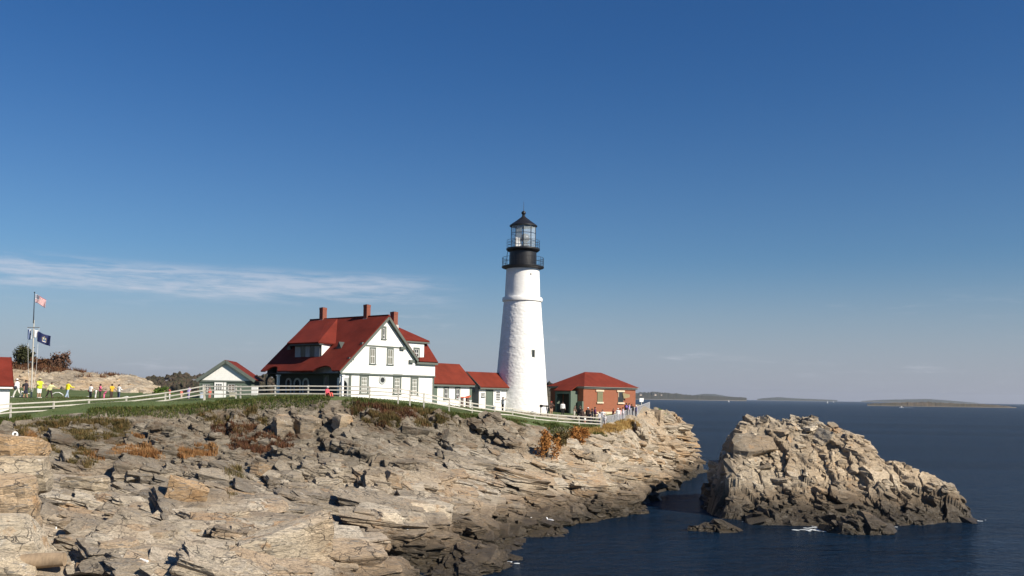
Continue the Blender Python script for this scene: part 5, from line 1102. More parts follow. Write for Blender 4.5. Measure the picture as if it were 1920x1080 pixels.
def flag(px, py, w, h, label, paint, rot, sag, sd):
    """a wind-blown cloth: grid with ripples; paint(u, v) gives a material slot"""
    o = at(px, py, 98.9); nu_, nv_ = 30, 26; V_ = []
    for j in range(nv_ + 1):
        for i in range(nu_ + 1):
            u, v = i / nu_, j / nv_
            V_.append((u*w*0.92, 0.13*math.sin(u*8 + v*2 + sd)*u**0.5*w, -v*h - sag*u**1.4*w + 0.05*math.sin(u*6 + sd)*h))
    F_ = [(j*(nu_+1)+i, j*(nu_+1)+i+1, (j+1)*(nu_+1)+i+1, (j+1)*(nu_+1)+i) for j in range(nv_) for i in range(nu_)]
    me = bpy.data.meshes.new('flag'); me.from_pydata(V_, [], F_)
    slots, fn = paint
    for m_ in slots: me.materials.append(m_)
    for k, p in enumerate(me.polygons): p.material_index = fn((k % nu_ + .5) / nu_, (k // nu_ + .5) / nv_); p.use_smooth = True
    ob = bpy.data.objects.new('flag', me); COL.objects.link(ob); ob.location = o; ob.rotation_euler = (0, 0, rot)
    md = ob.modifiers.new('cloth', 'SOLIDIFY'); md.thickness = 0.012; tag(ob, label, 'flag'); return ob
FR, FW_, FB_ = mat('flag_red', (0.45, 0.02, 0.03)), mat('flag_white', (0.78, 0.78, 0.78)), mat('flag_navy', (0.012, 0.02, 0.09))
def usa(u, v):
    if u < 0.4 and v < 7/13: return 1 if (int(u/0.4*11) + int(v*13/7*9)) % 2 == 0 and int(u/0.4*11) % 2 == 0 else 2
    return 0 if int(v*13) % 2 == 0 else 1
flag(66.5, 552, 1.12, 0.85, 'striped red and white flag with a blue starred corner at the top of the mast', ((FR, FW_, FB_), usa), R(8), 0.48, 0.4)
FG, FY = mat('flag_green', (0.05, 0.12, 0.04)), mat('flag_buff', (0.45, 0.36, 0.16))
def crest(u, v):
    x, y = (u - 0.5) * 1.5, v - 0.5
    if abs(x) < 0.11 and -0.14 < y < 0.16 - abs(x) * 0.6: return 2 if y > 0.02 else (4 if abs(x) < 0.04 else 1)
    if 0.13 < abs(x) < 0.20 and -0.16 < y < 0.22: return 3
    if abs(x) < 0.22 and 0.20 < y < 0.26: return 1
    if math.hypot(x, (y + 0.23) * 1.0) < 0.05: return 3
    return 0
flag(70.5, 622, 1.42, 1.05, 'dark navy flag with a small coat of arms flying right of the mast', ((FB_, FW_, mat('flag_blue', (0.10, 0.2, 0.4)), FY, FG), crest), R(10), 0.34, 1.7)
FLB = mat('flag_pale_blue', (0.30, 0.38, 0.58))
flag(52.5, 617, 0.62, 1.05, 'pale blue and white flag hanging at the left end of the yard', ((FLB, FW_, FB_), lambda u, v: 0 if u < 0.45 else (2 if 0.4 < v < 0.55 and u < 0.7 else 1)), R(-20), 0.05, 2.2)
flag(64.8, 618, 0.45, 0.75, 'small white flag between the mast and the navy flag', ((FW_, FW_), lambda u, v: 0), R(20), 0.3, 3.0)
# low white rope on short posts behind the people
def rope(pts, label, Y):
    P = [at(x, y, Y) for x, y in pts]; e_ = empty('rope_barrier', P[0], 0, label, 'rope barrier', 'low white ropes along the back of the lawn'); o_ = P[0]; b_ = MB()
    b_.tube([p - o_ for p in P], 0.05, 6); b_.build('rope', M_WTRIM, e_)
    for p in (P[0], P[-1]):
        b_ = MB(); b_.tube([(p.x - o_.x, p.y - o_.y, p.z - o_.z - 0.5), (p.x - o_.x, p.y - o_.y, p.z - o_.z + 0.06)], 0.05, 6); b_.build('post', M_WOOD, e_)
rope([(40,733.5),(46,736),(56,739),(70,741),(83,742)], 'low white rope passing behind the flagpole foot', 102.5); rope([(98,739),(104,736),(111,736),(118,740)], 'low white rope arching left of the man in bright yellow', 102.5)
rope([(128,744.5),(145,745),(160,744.5),(170,743)], 'low straight white rope right of the man in bright yellow', 102.5); rope([(222,747),(232,745),(238,743.5),(246,747)], 'low white rope peaking above the fence at the right end of the lawn group', 101)

# ------------------------------------------------------------------ loose boulders one can tell apart
def boulder(px, py, size, yaw, tx, ty, k, tone, label, lift=0.2, Y=None, name='boulder'):
    p = Vector(ground_hits([px], [py])[0]) if Y is None else at(px, py, Y)
    v, f = CHUNKS[k]; M = Matrix.Rotation(tx, 3, 'X') @ Matrix.Rotation(ty, 3, 'Y') @ Matrix.Rotation(yaw, 3, 'Z'); w = (v * np.array(size) * 0.5) @ np.array(M).T
    o = np_mesh(name, w, f, M_ROCK, nper=3); o.location = p + Vector((0, 0, size[2] * lift)); put_attr(o, 'tone', np.full(len(w), tone)); put_attr(o, 'earth', np.zeros(len(w))); return tag(o, label, 'boulder')
boulder(348, 960, (2.3, 1.7, 1.5), 0.3, 0.2, 0.3, 3, 1.0, 'orange tan boulder in the middle of the left ledges', 0.15)
boulder(540, 1040, (4.6, 2.6, 2.3), 0.35, 0.15, -0.25, 7, 0.75, 'large pale tilted slab near the bottom of the ledges', 0.15)
boulder(165, 925, (3.2, 1.6, 1.5), 0.1, 0.05, 0.05, 11, 0.5, 'long squared grey block on the left ledges', 0.2)
boulder(530, 812, (2.4, 2.0, 2.5), 0.8, 0.15, 0.15, 13, 0.2, 'big dark faced block under the cliff top, the left one', 0.12)
boulder(572, 812, (2.0, 1.8, 2.4), 1.0, 0.2, 0.2, 16, 0.2, 'big dark faced block under the cliff top, the middle one', 0.12)
boulder(642, 800, (2.2, 1.7, 1.8), 0.9, 0.1, 0.2, 14, 0.55, 'broad block under the cliff top, the right one', 0.15)
boulder(720, 985, (2.6, 1.6, 1.2), 0.1, 0.1, 0.15, 2, 0.85, 'pale yellowish block above the dark wet ledge', 0.2)
boulder(805, 978, (3.0, 1.7, 1.6), 0.2, 0.25, 0.2, 17, 0.85, 'cream slab leaning at the edge of the dark wet ledge', 0.2)
boulder(1216, 792, (1.6, 1.7, 3.9), 0.5, 0.05, 0.08, 20, 0.75, 'pale upright rock pillar at the end of the mesh fence', -0.06, 140)
boulder(1232, 790, (1.9, 1.8, 3.4), 0.4, 0.0, 0.05, 6, 0.88, 'pale square topped rock at the tip below the mesh fence', 0.0, 141)
boulder(1262, 806, (5.2, 3.4, 1.3), 0.1, 0.0, 0.10, 12, 0.8, 'flat pale slab jutting out at the tip of the point', 0.4, 148)
boulder(1280, 815, (3.0, 2.6, 1.6), 0.7, 0.0, 0.05, 8, 0.55, 'squared rock block at the far end of the jutting slab', 0.3, 150)
for (px, py, sz, k, t, lab) in [(8, 850, (3.8, 2.6, 1.9), 4, 1.0, 'rounded orange rock topping the outcrop at the left edge'), (12, 895, (3.6, 2.6, 2.0), 10, 0.6, 'grey tan rock second from the top of the left outcrop'), (14, 950, (2.8, 2.4, 3.0), 15, 0.95, 'tall ochre block in the left edge outcrop'),
                               (20, 1020, (3.4, 2.2, 2.6), 19, 0.75, 'pale brown block at the bottom of the left outcrop'), (0, 1075, (3.0, 2.0, 1.6), 22, 0.6, 'low rock at the bottom left corner')]:
    boulder(px, py, sz, 0.25, 0.05, 0.05, k, t, lab, 0.0, 50 - (py - 850) * 0.035)

# ------------------------------------------------------------------ small finds on the rocks
def hit(px, py): return Vector(ground_hits([px], [py])[0])
p = at(29, 816, 62); e_ = empty('drain_pipe', p, R(25), 'short white pipe end poking out of the scrub on the left', 'pipe')
b_ = MB(); b_.lathe([(0.17, -0.1), (0.17, 0.6), (0.09, 0.6), (0.09, -0.1)], 20, closed=True); o_ = b_.build('pipe_sleeve', M_WTRIM, e_, True); o_.rotation_euler = (R(80), 0, 0)
b_ = MB(); b_.tube([(0, 0.1, 0), (0, 0.3, -1.6)], 0.07, 8); b_.build('pipe_support', M_STEEL, e_)
p = hit(42, 880); b_ = MB(); b_.tube([(0, 0, 0.0), (-0.12, 0, 0.75), (-0.25, -0.05, 1.3)], 0.06, 8); o_ = b_.build('plastic_pipe', M_WTRIM); o_.location = p; tag(o_, 'short bent white plastic pipe standing against the left outcrop', 'pipe')
cb = [hit(x, y) + Vector((0, 0, 0.12)) for x, y in ((55,1032),(90,1035),(130,1044),(170,1054),(210,1063),(245,1072),(275,1079))]
b_ = MB(); b_.tube([c - cb[0] for c in cb], 0.045, 6); o_ = b_.build('cable', mat('black_cable', (0.03, 0.028, 0.026))); o_.location = cb[0]; tag(o_, 'black cable lying across the ledges in the bottom left corner', 'cable')
a_ = hit(246, 1070) + Vector((0, 0, .25)); c_ = hit(276, 1079) + Vector((0, 0, .22)); b_ = MB(); b_.tube([(0, 0, 0), c_ - a_], 0.07, 8); o_ = b_.build('plastic_pipe', M_WTRIM); o_.location = a_; tag(o_, 'white plastic pipe lying along the cable near the bottom edge', 'pipe')
p = hit(104, 1005); b_ = MB(); b_.tube([(0, 0, -0.1), (0.02, 0, 0.42)], 0.045, 8); o_ = b_.build('marker_stake', M_WTRIM); o_.location = p; tag(o_, 'small white stake upright on the left ledges', 'stake')
p = hit(30, 1072); b_ = MB(); b_.tube([(0, 0, 0), (1.0, 0.15, 0.1), (2.0, 0.25, 0.15)], [0.36, 0.34, 0.30], 12); o_ = b_.build('driftwood_log', mat('grey_log', (0.30, 0.22, 0.14), 0.9, 0.3), None, True); o_.location = p + Vector((0, 0, 0.35)); tag(o_, 'short sawn driftwood log lying in the bottom left corner', 'log')

# gulls
def gull(px, py, rot, label, h=1.0):
    p = hit(px, py); mb = MB(); mb.ball((0, 0, 0.24), 0.13, 10, 8, (2.0, 0.85, 0.8)); mb.ball((0.25, 0, 0.42), 0.075, 8, 6, (1.15, 1, 1)); mb.tube([(0.17, 0, 0.28), (0.24, 0, 0.40)], [0.08, 0.055], 8); mb.tube([(-0.22, 0, 0.25), (-0.42, 0, 0.24)], [0.07, 0.03], 6)
    o = mb.build('gull', FW_, None, True); o.location = p; o.rotation_euler = (0, 0, rot); o.scale = (0.95,) * 3; tag(o, label, 'gull', 'white gulls on the ledges')
    mb = MB()
    for s in (-1, 1): mb.ball((-0.05, s * 0.095, 0.28), 0.10, 8, 6, (2.3, 0.35, 0.6))
    mb.build('wing', mat('gull_grey', (0.42, 0.43, 0.46)), o, True)
    mb = MB(); mb.tube([(0.32, 0, 0.41), (0.40, 0, 0.395)], [0.022, 0.008], 6); mb.build('beak', FY, o)
    for s in (-1, 1): mb = MB(); mb.tube([(0, s*.05, 0.16), (0.01, s*.05, 0)], 0.012, 5); mb.build('leg', FY, o)
for i, (px, py, r_, lab) in enumerate([(757, 1008, 0.3, 'white gull on the dark wet ledge, leftmost of all'), (848, 999, 2.6, 'white gull at the left end of the long dark ledge'), (855, 1064, 0.2, 'white gull lowest down, near the bottom edge'), (993, 981, 1.0, 'white gull left of a pair on the brown ledge'), (1030, 981, 2.9, 'white gull right of a pair on the brown ledge')]): gull(px, py, r_, lab)

# boats
def motorboat(px, py, L, label, rot):
    p = at_z(px, py, 0.0); e_ = empty('motor_boat', p, rot, label, 'boat'); s = L; mb = MB()
    sec = [(-0.5, 0.16, 0.10), (-0.2, 0.18, 0.10), (0.15, 0.17, 0.12), (0.4, 0.09, 0.15), (0.5, 0.0, 0.17)]; rows = []
    for x, w, h in sec: rows.append([(x*s, -w*s, h*s), (x*s, -w*s*.6, -0.02*s), (x*s, w*s*.6, -0.02*s), (x*s, w*s, h*s)])
    mb.v = [v for r_ in rows for v in r_]; mb.f = [(i*4+j, i*4+(j+1) % 4, i*4+4+(j+1) % 4, i*4+4+j) for i in range(4) for j in range(4)] + [(0, 1, 2, 3)]; mb.build('hull', FW_, e_)
    mb = MB(); mb.plate([(-0.15*s, -.12*s, .1*s), (0.15*s, -.12*s, .1*s), (0.08*s, -.12*s, .26*s), (-0.15*s, -.12*s, .26*s)], (0, .24*s, 0)); c_ = mb.build('cabin', FW_, e_)
    mb = MB(); mb.box(-0.10*s, 0.06*s, -.125*s, -.122*s, .18*s, .23*s); mb.build('window', M_PANE, c_)
    mb = MB(); mb.tube([(-0.05*s, 0, .26*s), (-0.05*s, 0, .5*s)], 0.01*s, 5); mb.build('mast', FW_, e_); return p
pb = motorboat(1690, 764.5, 8.5, 'white motor boat with a short wake in front of the low island', R(185))
b_ = MB(); b_.plate([(4, -1.2, 0), (22, -0.5, 0), (22, 0.6, 0), (4, 1.0, 0)], (0, 0, 0.12)); o_ = b_.build('wake', mat('foam_white', (0.62, 0.66, 0.68), 0.9)); o_.location = pb; tag(o_, kind='stuff')
def sailboat(px, py, Y, h, label):
    p = at(px, py, Y); p.z = 0; e_ = empty('sail_boat', p, R(20), label, 'boat', 'distant sailing boats'); mb = MB(); mb.plate([(-h*.3, 0, h*.1), (-h*.26, 0, 0), (h*.26, 0, 0), (h*.36, 0, h*.1)], (0, h*.12, 0)); mb.build('hull', FW_, e_)
    mb = MB(); mb.tube([(0, h*.06, 0), (0, h*.06, h)], h*.012, 5); mb.build('mast', FW_, e_); mb = MB(); mb.plate([(-0.02*h, h*.06, h*.15), (-h*.28, h*.06, h*.16), (-.02*h, h*.06, h*.96)], (0, 0.05, 0)); mb.build('sail', FW_, e_)
sailboat(1367, 748, 3600, 9, 'tiny sailing boat off the far shore, left of the islet'); sailboat(1552, 753, 4200, 10, 'tiny sailing boat on the open horizon above the islet'); sailboat(1563, 752.5, 5200, 9, 'tiniest sailing boat, right beside its neighbour on the horizon')
# foam along the islet
rs = np.random.RandomState(4); mbf = MB()
for (px, py, n, w) in [(1535, 992, 60, 1.2), (1420, 978, 24, 0.8), (1690, 976, 40, 1.0), (1735, 970, 40, 1.0), (1655, 987, 30, .8), (1800, 977, 24, .9), (930, 1056, 24, .9)]:
    for k in range(n):
        c = at_z(px + rs.normal(0, 16), py + rs.normal(0, 2.0), 0.0); a = rs.uniform(0.03, 0.20) * w; q = rs.uniform(0, 6.28)
        mbf.plate([(c.x + a*rs.uniform(.6, 1.4)*1.6*math.cos(q + t), c.y + a*rs.uniform(.5, 1.3)*math.sin(q + t), 0.012) for t in np.linspace(0, 2*math.pi, 9)[:-1]], (0, 0, 0.02))
tag(mbf.build('foam', mat('foam_white', (0.62, 0.66, 0.68), 0.9), fix=True), kind='stuff')
# ------------------------------------------------------------------ odds and ends by the buildings
def on_lawn(px, py, Y):
    p = at(px, py, Y); p.z = ground_z(p.x, p.y); return p
p = on_lawn(1203, 768, 145); p.x = at(1203, 750, 145).x; e_ = empty('sign', p, R(20), 'white notice board on a post beyond the mesh fence', 'sign'); zt = at(1203, 746.5, 145).z - p.z; z0 = at(1203, 753.5, 145).z - p.z
b_ = MB(); b_.box(-0.05, 0.05, 0.0, 0.08, -0.3, z0); b_.build('post', M_WOOD, e_); b_ = MB(); b_.plate([(-0.36, -0.04, z0), (0.28, -0.04, z0), (0.36, -0.04, zt), (-0.36, -0.04, zt)], (0, 0.04, 0)); b_.build('board', M_WTRIM, e_)
p = on_lawn(1014, 776, 120); e_ = empty('viewing_stand', p, R(5), 'black iron stand with a horizontal bar at the tower foot', 'stand'); zt = at(1014, 758.5, 120).z - p.z
b_ = MB(); b_.tube([(0, 0, -0.3), (0, 0, zt - 0.2)], 0.07, 8); b_.build('post', M_STEEL, e_); b_ = MB(); b_.box(-0.16, 0.2, -0.15, 0.15, zt - 0.35, zt); b_.tube([(0.1, 0, zt - 0.16), (1.0, 0, zt - 0.2)], 0.10, 8); b_.tube([(0.9, 0, zt - 0.2), (0.9, 0.1, -0.3)], 0.06, 8); b_.build('bar', M_STEEL, e_)
p = on_lawn(870, 763, 112); e_ = empty('bench_table', p, R(30), 'small stand with an orange red top in front of the dark windows', 'table'); zt = at(870, 744, 112).z - p.z
b_ = MB(); b_.box(-0.75, 0.5, -0.3, 0.3, zt - 0.12, zt); b_.plate([(0.2, -0.3, zt), (0.75, -0.3, zt + 0.15), (0.75, -0.3, zt + 0.05), (0.5, -0.3, zt - .1)], (0, 0.6, 0)); b_.build('top', mat('orange_top', (0.55, 0.10, 0.04)), e_)
for x in (-0.45, 0.3): b_ = MB(); b_.box(x, x + 0.28, -0.22, 0.22, -0.3, zt - 0.12); b_.build('leg', mat('brown_leg', (0.10, 0.07, 0.06)), e_)
for (px, lab) in ((861.5, 'white square post left of the orange topped stand'), (882, 'white square post right of the orange topped stand')):
    p = on_lawn(px, 764, 111.5); zt = at(px, 744 if px < 870 else 750, 111.5).z - p.z; b_ = MB(); b_.box(-0.11, 0.11, -0.11, 0.11, -0.3, zt - 0.1); b_.box(-0.15, 0.15, -0.15, 0.15, zt - 0.1, zt); o_ = b_.build('garden_post', M_WTRIM); o_.location = p; tag(o_, lab, 'post')
for (px0, px1, py0, py1, m_, lab, nm) in [(472, 483, 724, 742, M_WTRIM, 'upright white board between the shed and the house', 'display_board'), (431, 441, 736, 746, mat('cream_box', (0.6, 0.56, 0.42)), 'cream box on the ground by the shed door', 'box'), (376.5, 381, 736, 743.5, mat('pale_blue_box', (0.6, 0.66, 0.8)), 'pale blue cool box at the left corner of the shed', 'cool_box')]:
    p = on_lawn((px0 + px1) / 2, py1, 100.5); a_ = at(px0, py0, 100.5); c_ = at(px1, py1, 100.5); w = (c_.x - a_.x) / 2; h = a_.z - p.z
    b_ = MB(); b_.box(-w, w, -0.15, 0.15, -0.1, h - 0.06); b_.box(-w - 0.03, w + 0.03, -0.18, 0.18, h - 0.06, h); b_.bar((-w * .8, 0, -0.3), (-w * .8, 0, 0.1), 0.08); b_.bar((w * .8, 0, -0.3), (w * .8, 0, 0.1), 0.08); o_ = b_.build(nm, m_); o_.location = p; tag(o_, lab, nm.replace('_', ' '))
# ------------------------------------------------------------------ people
def remesh(mb, name, voxel, material, parent=None):
    me = bpy.data.meshes.new(name); me.from_pydata(mb.v, [], mb.f); bm = bmesh.new(); bm.from_mesh(me); bmesh.ops.recalc_face_normals(bm, faces=bm.faces); bm.to_mesh(me); bm.free()
    o = bpy.data.objects.new(name, me); COL.objects.link(o); md = o.modifiers.new('r', 'REMESH'); md.mode = 'VOXEL'; md.voxel_size = voxel; md.use_smooth_shade = True
    dg = bpy.context.evaluated_depsgraph_get(); nm = bpy.data.meshes.new_from_object(o.evaluated_get(dg)); o.modifiers.clear(); o.data = nm; bpy.data.meshes.remove(me); nm.name = name
    nm.materials.clear(); nm.materials.append(material)
    for p in nm.polygons: p.use_smooth = True
    if parent: o.parent = parent
    return o
def limb(mb, pts, rad, n=10):
    for p, q, a, b in zip(pts[:-1], pts[1:], rad[:-1], rad[1:]): mb.tube([p, q], [a, b], n)
    for p, a in zip(pts, rad): mb.ball(p, a, n, 7)
def rot(v, ax, ang): return Matrix.Rotation(ang, 3, ax) @ v
def cloth(c):
    return mat('cloth_%02x%02x%02x' % tuple(int(x * 255) for x in c), c, 0.9, 0.15, 6.0)
SKIN = mat('skin', (0.45, 0.26, 0.18), 0.6, 0.08); SKIN2 = mat('skin_dark', (0.16, 0.085, 0.055), 0.6, 0.08)
def person(px, py, Y, h, yaw, label, top, legs, hair=(0.03, 0.02, 0.015), hat=None, lean=0.0, arms=((0.15, 0.12, 0.2), (-0.1, 0.12, 0.2)), stride=0.0, sleeves='short', shorts=False, skin=None,
           shoes=(0.05, 0.045, 0.04), bag=None, sit=False, group=None, look=0.0, use_ground=True, vest=None):
    """arms: (forward swing, outwards, elbow bend) for left, right; facing local -y; bag: (colour, 'back'|'side')"""
    skin = skin or SKIN; p = at(px, py, Y); z = ground_z(p.x, p.y)
    if abs(z - p.z) > 0.45 and not use_ground: z = p.z
    k = h / 1.75; hipz = 0.93 if not sit else 0.30; L = Vector
    hip = L((0, 0, hipz)); R3 = Matrix.Rotation(lean, 3, 'X')                      # +lean bends towards -y
    up = lambda x, y, zz: hip + R3 @ L((x, y, zz))
    chest, neck, head = up(0, 0, 0.36), up(0, 0.0, 0.53), up(0, -0.02, 0.70)
    body, sh, tr_ = MB(), MB(), MB()
    def torso(mb, g):
        for q0, q1, a0, a1 in ((up(0, 0, -0.02), up(0, 0, 0.20), .125, .115), (up(0, 0, 0.20), up(0, 0, 0.42), .115, .125)):
            for s in (-0.062, 0.062): mb.tube([q0 + L((s, 0, 0)), q1 + L((s * 1.2, 0, 0))], [a0 + g, a1 + g], 12); mb.ball(q0 + L((s, 0, 0)), a0 + g); mb.ball(q1 + L((s * 1.2, 0, 0)), a1 + g)
        limb(mb, [up(-0.185, 0, 0.47), up(0, 0, 0.50), up(0.185, 0, 0.47)], [.062 + g, .075 + g, .062 + g])
    torso(body, 0); torso(sh, 0.016)
    limb(body, [up(0, 0, 0.48), head - L((0, 0, 0.08))], [.058, .052])
    body.ball(head, 0.098, 14, 11, (0.80, 1.0, 1.22)); body.ball(head + L((0, -0.03, -0.075)), 0.06, 10, 8, (0.9, 1, 1))
    rl = Matrix.Rotation(look, 3, 'Z'); hv = lambda x, y, zz: head + rl @ L((x, y, zz))
    body.tube([hv(0, -0.095, 0.015), hv(0, -0.122, -0.025)], [.010, .017], 6)
    for s in (-1, 1): body.ball(hv(s * 0.082, 0.005, -0.005), 0.026, 8, 6, (0.5, 0.8, 1.2))
    for s, (fw_, outw, elb) in zip((1, -1), arms):
        S0 = up(s * 0.20, 0, 0.46); d = L((0, 0, -1)); d = rot(d, 'Y', -s * outw); d = rot(d, 'X', -fw_); d = R3 @ d if lean > 0.5 else d; E = S0 + d * 0.29
        d2 = rot(d, 'X', -elb); 
        if elb > 1.2: d2 = (d2 + L((-s * 0.45, 0, 0))).normalized()
        Wp = E + d2 * 0.25; limb(body, [S0, E, Wp], [.052, .042, .029])
        if sleeves == 'long': limb(sh, [S0, E, Wp], [.066, .056, .045])
        elif sleeves == 'short': limb(sh, [S0, S0 + d * 0.20], [.068, .062])
        # palm, four fingers and a thumb, slightly curled
        fx = d2.cross(L((0, -1, 0.01))).normalized() if abs(d2.y) < 0.9 else L((1, 0, 0)); fy = d2.cross(fx).normalized(); pc = Wp + d2 * 0.045
        for q in (-1.2, 0, 1.2): limb(body, [Wp + fx * q * 0.014, Wp + d2 * 0.085 + fx * q * 0.022], [.020, .016], 8)
        for q, ln in zip((-1.5, -0.5, 0.5, 1.5), (0.058, 0.074, 0.078, 0.066)):
            b0 = Wp + d2 * 0.088 + fx * q * 0.0215; b1 = b0 + d2 * ln * 0.55 + fy * 0.006; b2 = b1 + d2 * ln * 0.4 + fy * 0.022; limb(body, [b0, b1, b2], [.0105, .0098, .0085], 6)
        b0 = Wp + d2 * 0.03 - fx * 0.03; limb(body, [b0, b0 + d2 * 0.03 - fx * 0.030, b0 + d2 * 0.062 - fx * 0.036 + fy * 0.01], [.014, .012, .0095], 6)
    for s in (1, -1):
        H0 = hip + L((s * 0.095, 0, -0.02))
        if sit: K = H0 + L((s * 0.06, -0.40, 0.16)); A = K + L((0, -0.12, -0.38)); A.z = 0.07
        else:
            st = s * stride; d = rot(L((0, 0, -1)), 'X', -st); K = H0 + d * 0.43; d2 = rot(d, 'X', abs(stride) * 0.9 if st < 0 else 0.05); A = K + d2 * 0.41
            if stride < 0.02: A.z = 0.08
        limb(body, [H0, K, A], [.088, .056, .040]); limb(body, [A, A + L((0, -0.15, -0.04))], [.045, .036])
        if shorts: limb(tr_, [H0, H0.lerp(K, 1.02)], [.108, .088])
        else: limb(tr_, [H0, K, A + L((0, 0, 0.03))], [.106, .078, .066])
        mb = MB(); limb(mb, [A + L((0, 0.03, -0.035)), A + L((0, -0.17, -0.045))], [.055, .044], 8)
        sh_ = mb; (shoe_list := locals().get('shoe_list') or []).append(sh_)
    tr_.ball(hip + L((0, 0, 0.0)), 0.15, 12, 8, (1.12, 0.88, 0.75))
    b = remesh(body, 'person', 0.0145, skin); b.location = (p.x, p.y, z); b.rotation_euler = (0, 0, yaw); b.scale = (k * 1.15, k * 1.15, k); tag(b, label, 'person', group)
    remesh(sh, 'shirt', 0.028, cloth(top), b); remesh(tr_, 'shorts' if shorts else 'trousers', 0.028, cloth(legs), b)
    for mb in shoe_list: mb.build('shoe', cloth(shoes), b, True)
    mb = MB(); mb.ball(hv(0, 0.012, 0.022), 0.112, 12, 9, (0.83, 1.0, 1.12)); hm = mb
    hm.v = [(x, y, zz) if (zz > head.z - 0.02 or y > head.y + 0.02) else (head.x + (x - head.x) * 0.6, head.y + (y - head.y) * 0.6, zz) for x, y, zz in hm.v]; hm.build('hair', cloth(hair), b, True)
    mb = MB()
    for s in (-1, 1): mb.ball(hv(s * 0.034, -0.092, 0.012), 0.012, 6, 5)
    mb.ball(hv(0, -0.098, -0.062), 0.020, 8, 5, (1.2, 0.4, 0.3)); mb.build('face', cloth((0.05, 0.02, 0.02)), b)
    if hat:
        mb = MB(); c0 = hv(0, 0, 0.055); mb.ball(c0, 0.118, 14, 8, (0.86, 1.02, 0.85)); mb.plate([c0 + rl @ L((0.085 * math.cos(t), -0.09 - 0.10 * math.sin(t), 0.0)) for t in np.linspace(0, math.pi, 9)], (0, 0, 0.014)); mb.build('cap', cloth(hat), b, True)
    if vest:
        mb = MB(); torso(mb, 0.028); remesh(mb, 'vest', 0.028, cloth(vest), b)
    if bag:
        c, where = bag; mb = MB(); q = up(0, 0.22, 0.28) if where == 'back' else up(0.24, -0.02, 0.0)
        mb.ball(q, 0.17, 12, 9, (0.9, 0.6, 1.25) if where == 'back' else (0.5, 1.0, 1.0)); 
        if where != 'back': mb.tube([q + L((0, 0, 0.12)), up(0.06, -0.12, 0.36), up(-0.14, 0.0, 0.52)], 0.022, 6)
        mb.build('backpack' if where == 'back' else 'shoulder_bag', cloth(c), b, True)
    return b
WHT, BLK, JEAN, NAVY = (0.78, 0.77, 0.76), (0.015, 0.015, 0.017), (0.16, 0.22, 0.36), (0.02, 0.025, 0.05)
GL, GR = 'visitors on the left lawn', 'visitors by the brick building'
W_ = R(90)
# left lawn (yaw: 0 faces the camera, +90 faces right, -90 faces left, 180 faces away)
person(31.5, 743.5, 98, 1.92, -W_, 'person in white cap, white shirt and white trousers nearest the left edge', (0.78, 0.76, 0.80), (0.74, 0.73, 0.66), hat=WHT, stride=0.32, shoes=WHT, bag=((0.05, 0.06, 0.08), 'side'), group=GL, sleeves='long')
person(48, 743.5, 98, 1.78, W_, 'person in black shirt, hat and shorts with a backpack left of the flagpole', (0.025, 0.02, 0.03), NAVY, hat=(0.02, 0.015, 0.015), shorts=True, bag=((0.035, 0.05, 0.03), 'back'), stride=0.12, group=GL, arms=((0.4, 0.1, 0.7), (-0.2, 0.1, 0.3)))
person(73, 744.5, 98, 2.02, R(60), 'person in a bright yellow vest and white shorts just right of the flagpole', (0.60, 0.60, 0.18), WHT, hat=(0.55, 0.5, 0.3), vest=(0.50, 0.62, 0.03), shorts=True, shoes=WHT, arms=((0.7, 0.2, 0.7), (0.5, 0.15, 0.9)), group=GL, lean=0.08)
person(93, 744.5, 98.5, 1.62, R(70), 'person in pale yellow jacket and dark trousers leaning forward on the lawn', (0.66, 0.66, 0.34), (0.03, 0.02, 0.02), lean=0.30, stride=0.28, sleeves='long', arms=((0.9, 0.2, 0.4), (-0.5, 0.2, 0.3)), group=GL)
person(126, 745.5, 98, 1.72, R(150), 'person in a loose bright yellow shirt and pale jeans seen from behind', (0.80, 0.68, 0.02), (0.34, 0.43, 0.55), hair=(0.25, 0.2, 0.15), hat=(0.32, 0.28, 0.22), lean=0.12, stride=0.2, sleeves='long', arms=((0.7, 0.2, 1.0), (0.6, 0.2, 0.9)), group=GL)
person(169.5, 745.5, 98, 1.42, R(160), 'person in white t-shirt and dark trousers with a dark red bag', WHT, (0.03, 0.03, 0.04), lean=0.05, bag=((0.16, 0.02, 0.02), 'side'), group=GL)
person(179, 746, 97.5, 0.98, R(90), 'small child in white crouching next to the pink shirted person', WHT, (0.6, 0.6, 0.62), hair=(0.35, 0.22, 0.12), lean=0.25, group=GL)
person(187.5, 746, 97.5, 1.45, R(110), 'person in pink shirt with black hair and dark trousers', (0.62, 0.10, 0.22), BLK, skin=SKIN2, arms=((0.4, 0.2, 0.8), (0.3, 0.15, 0.5)), group=GL)
person(195, 746.5, 97, 0.86, R(80), 'child in bright pink clothes bending down on the lawn', (0.72, 0.14, 0.30), (0.68, 0.16, 0.30), hair=(0.6, 0.15, 0.28), lean=0.7, group=GL)
person(208.5, 746, 97.5, 1.48, R(60), 'person in golden yellow shirt and dark trousers', (0.66, 0.40, 0.03), (0.06, 0.035, 0.03), skin=SKIN2, lean=0.12, arms=((0.5, 0.15, 0.3), (0.3, 0.1, 0.3)), group=GL)
person(222.5, 746.5, 97.5, 1.44, R(150), 'person in white shirt and blue jeans, rightmost on the lawn', WHT, (0.06, 0.08, 0.13), arms=((0.2, 0.25, 1.2), (0.2, 0.3, 1.3)), sleeves='long', group=GL)
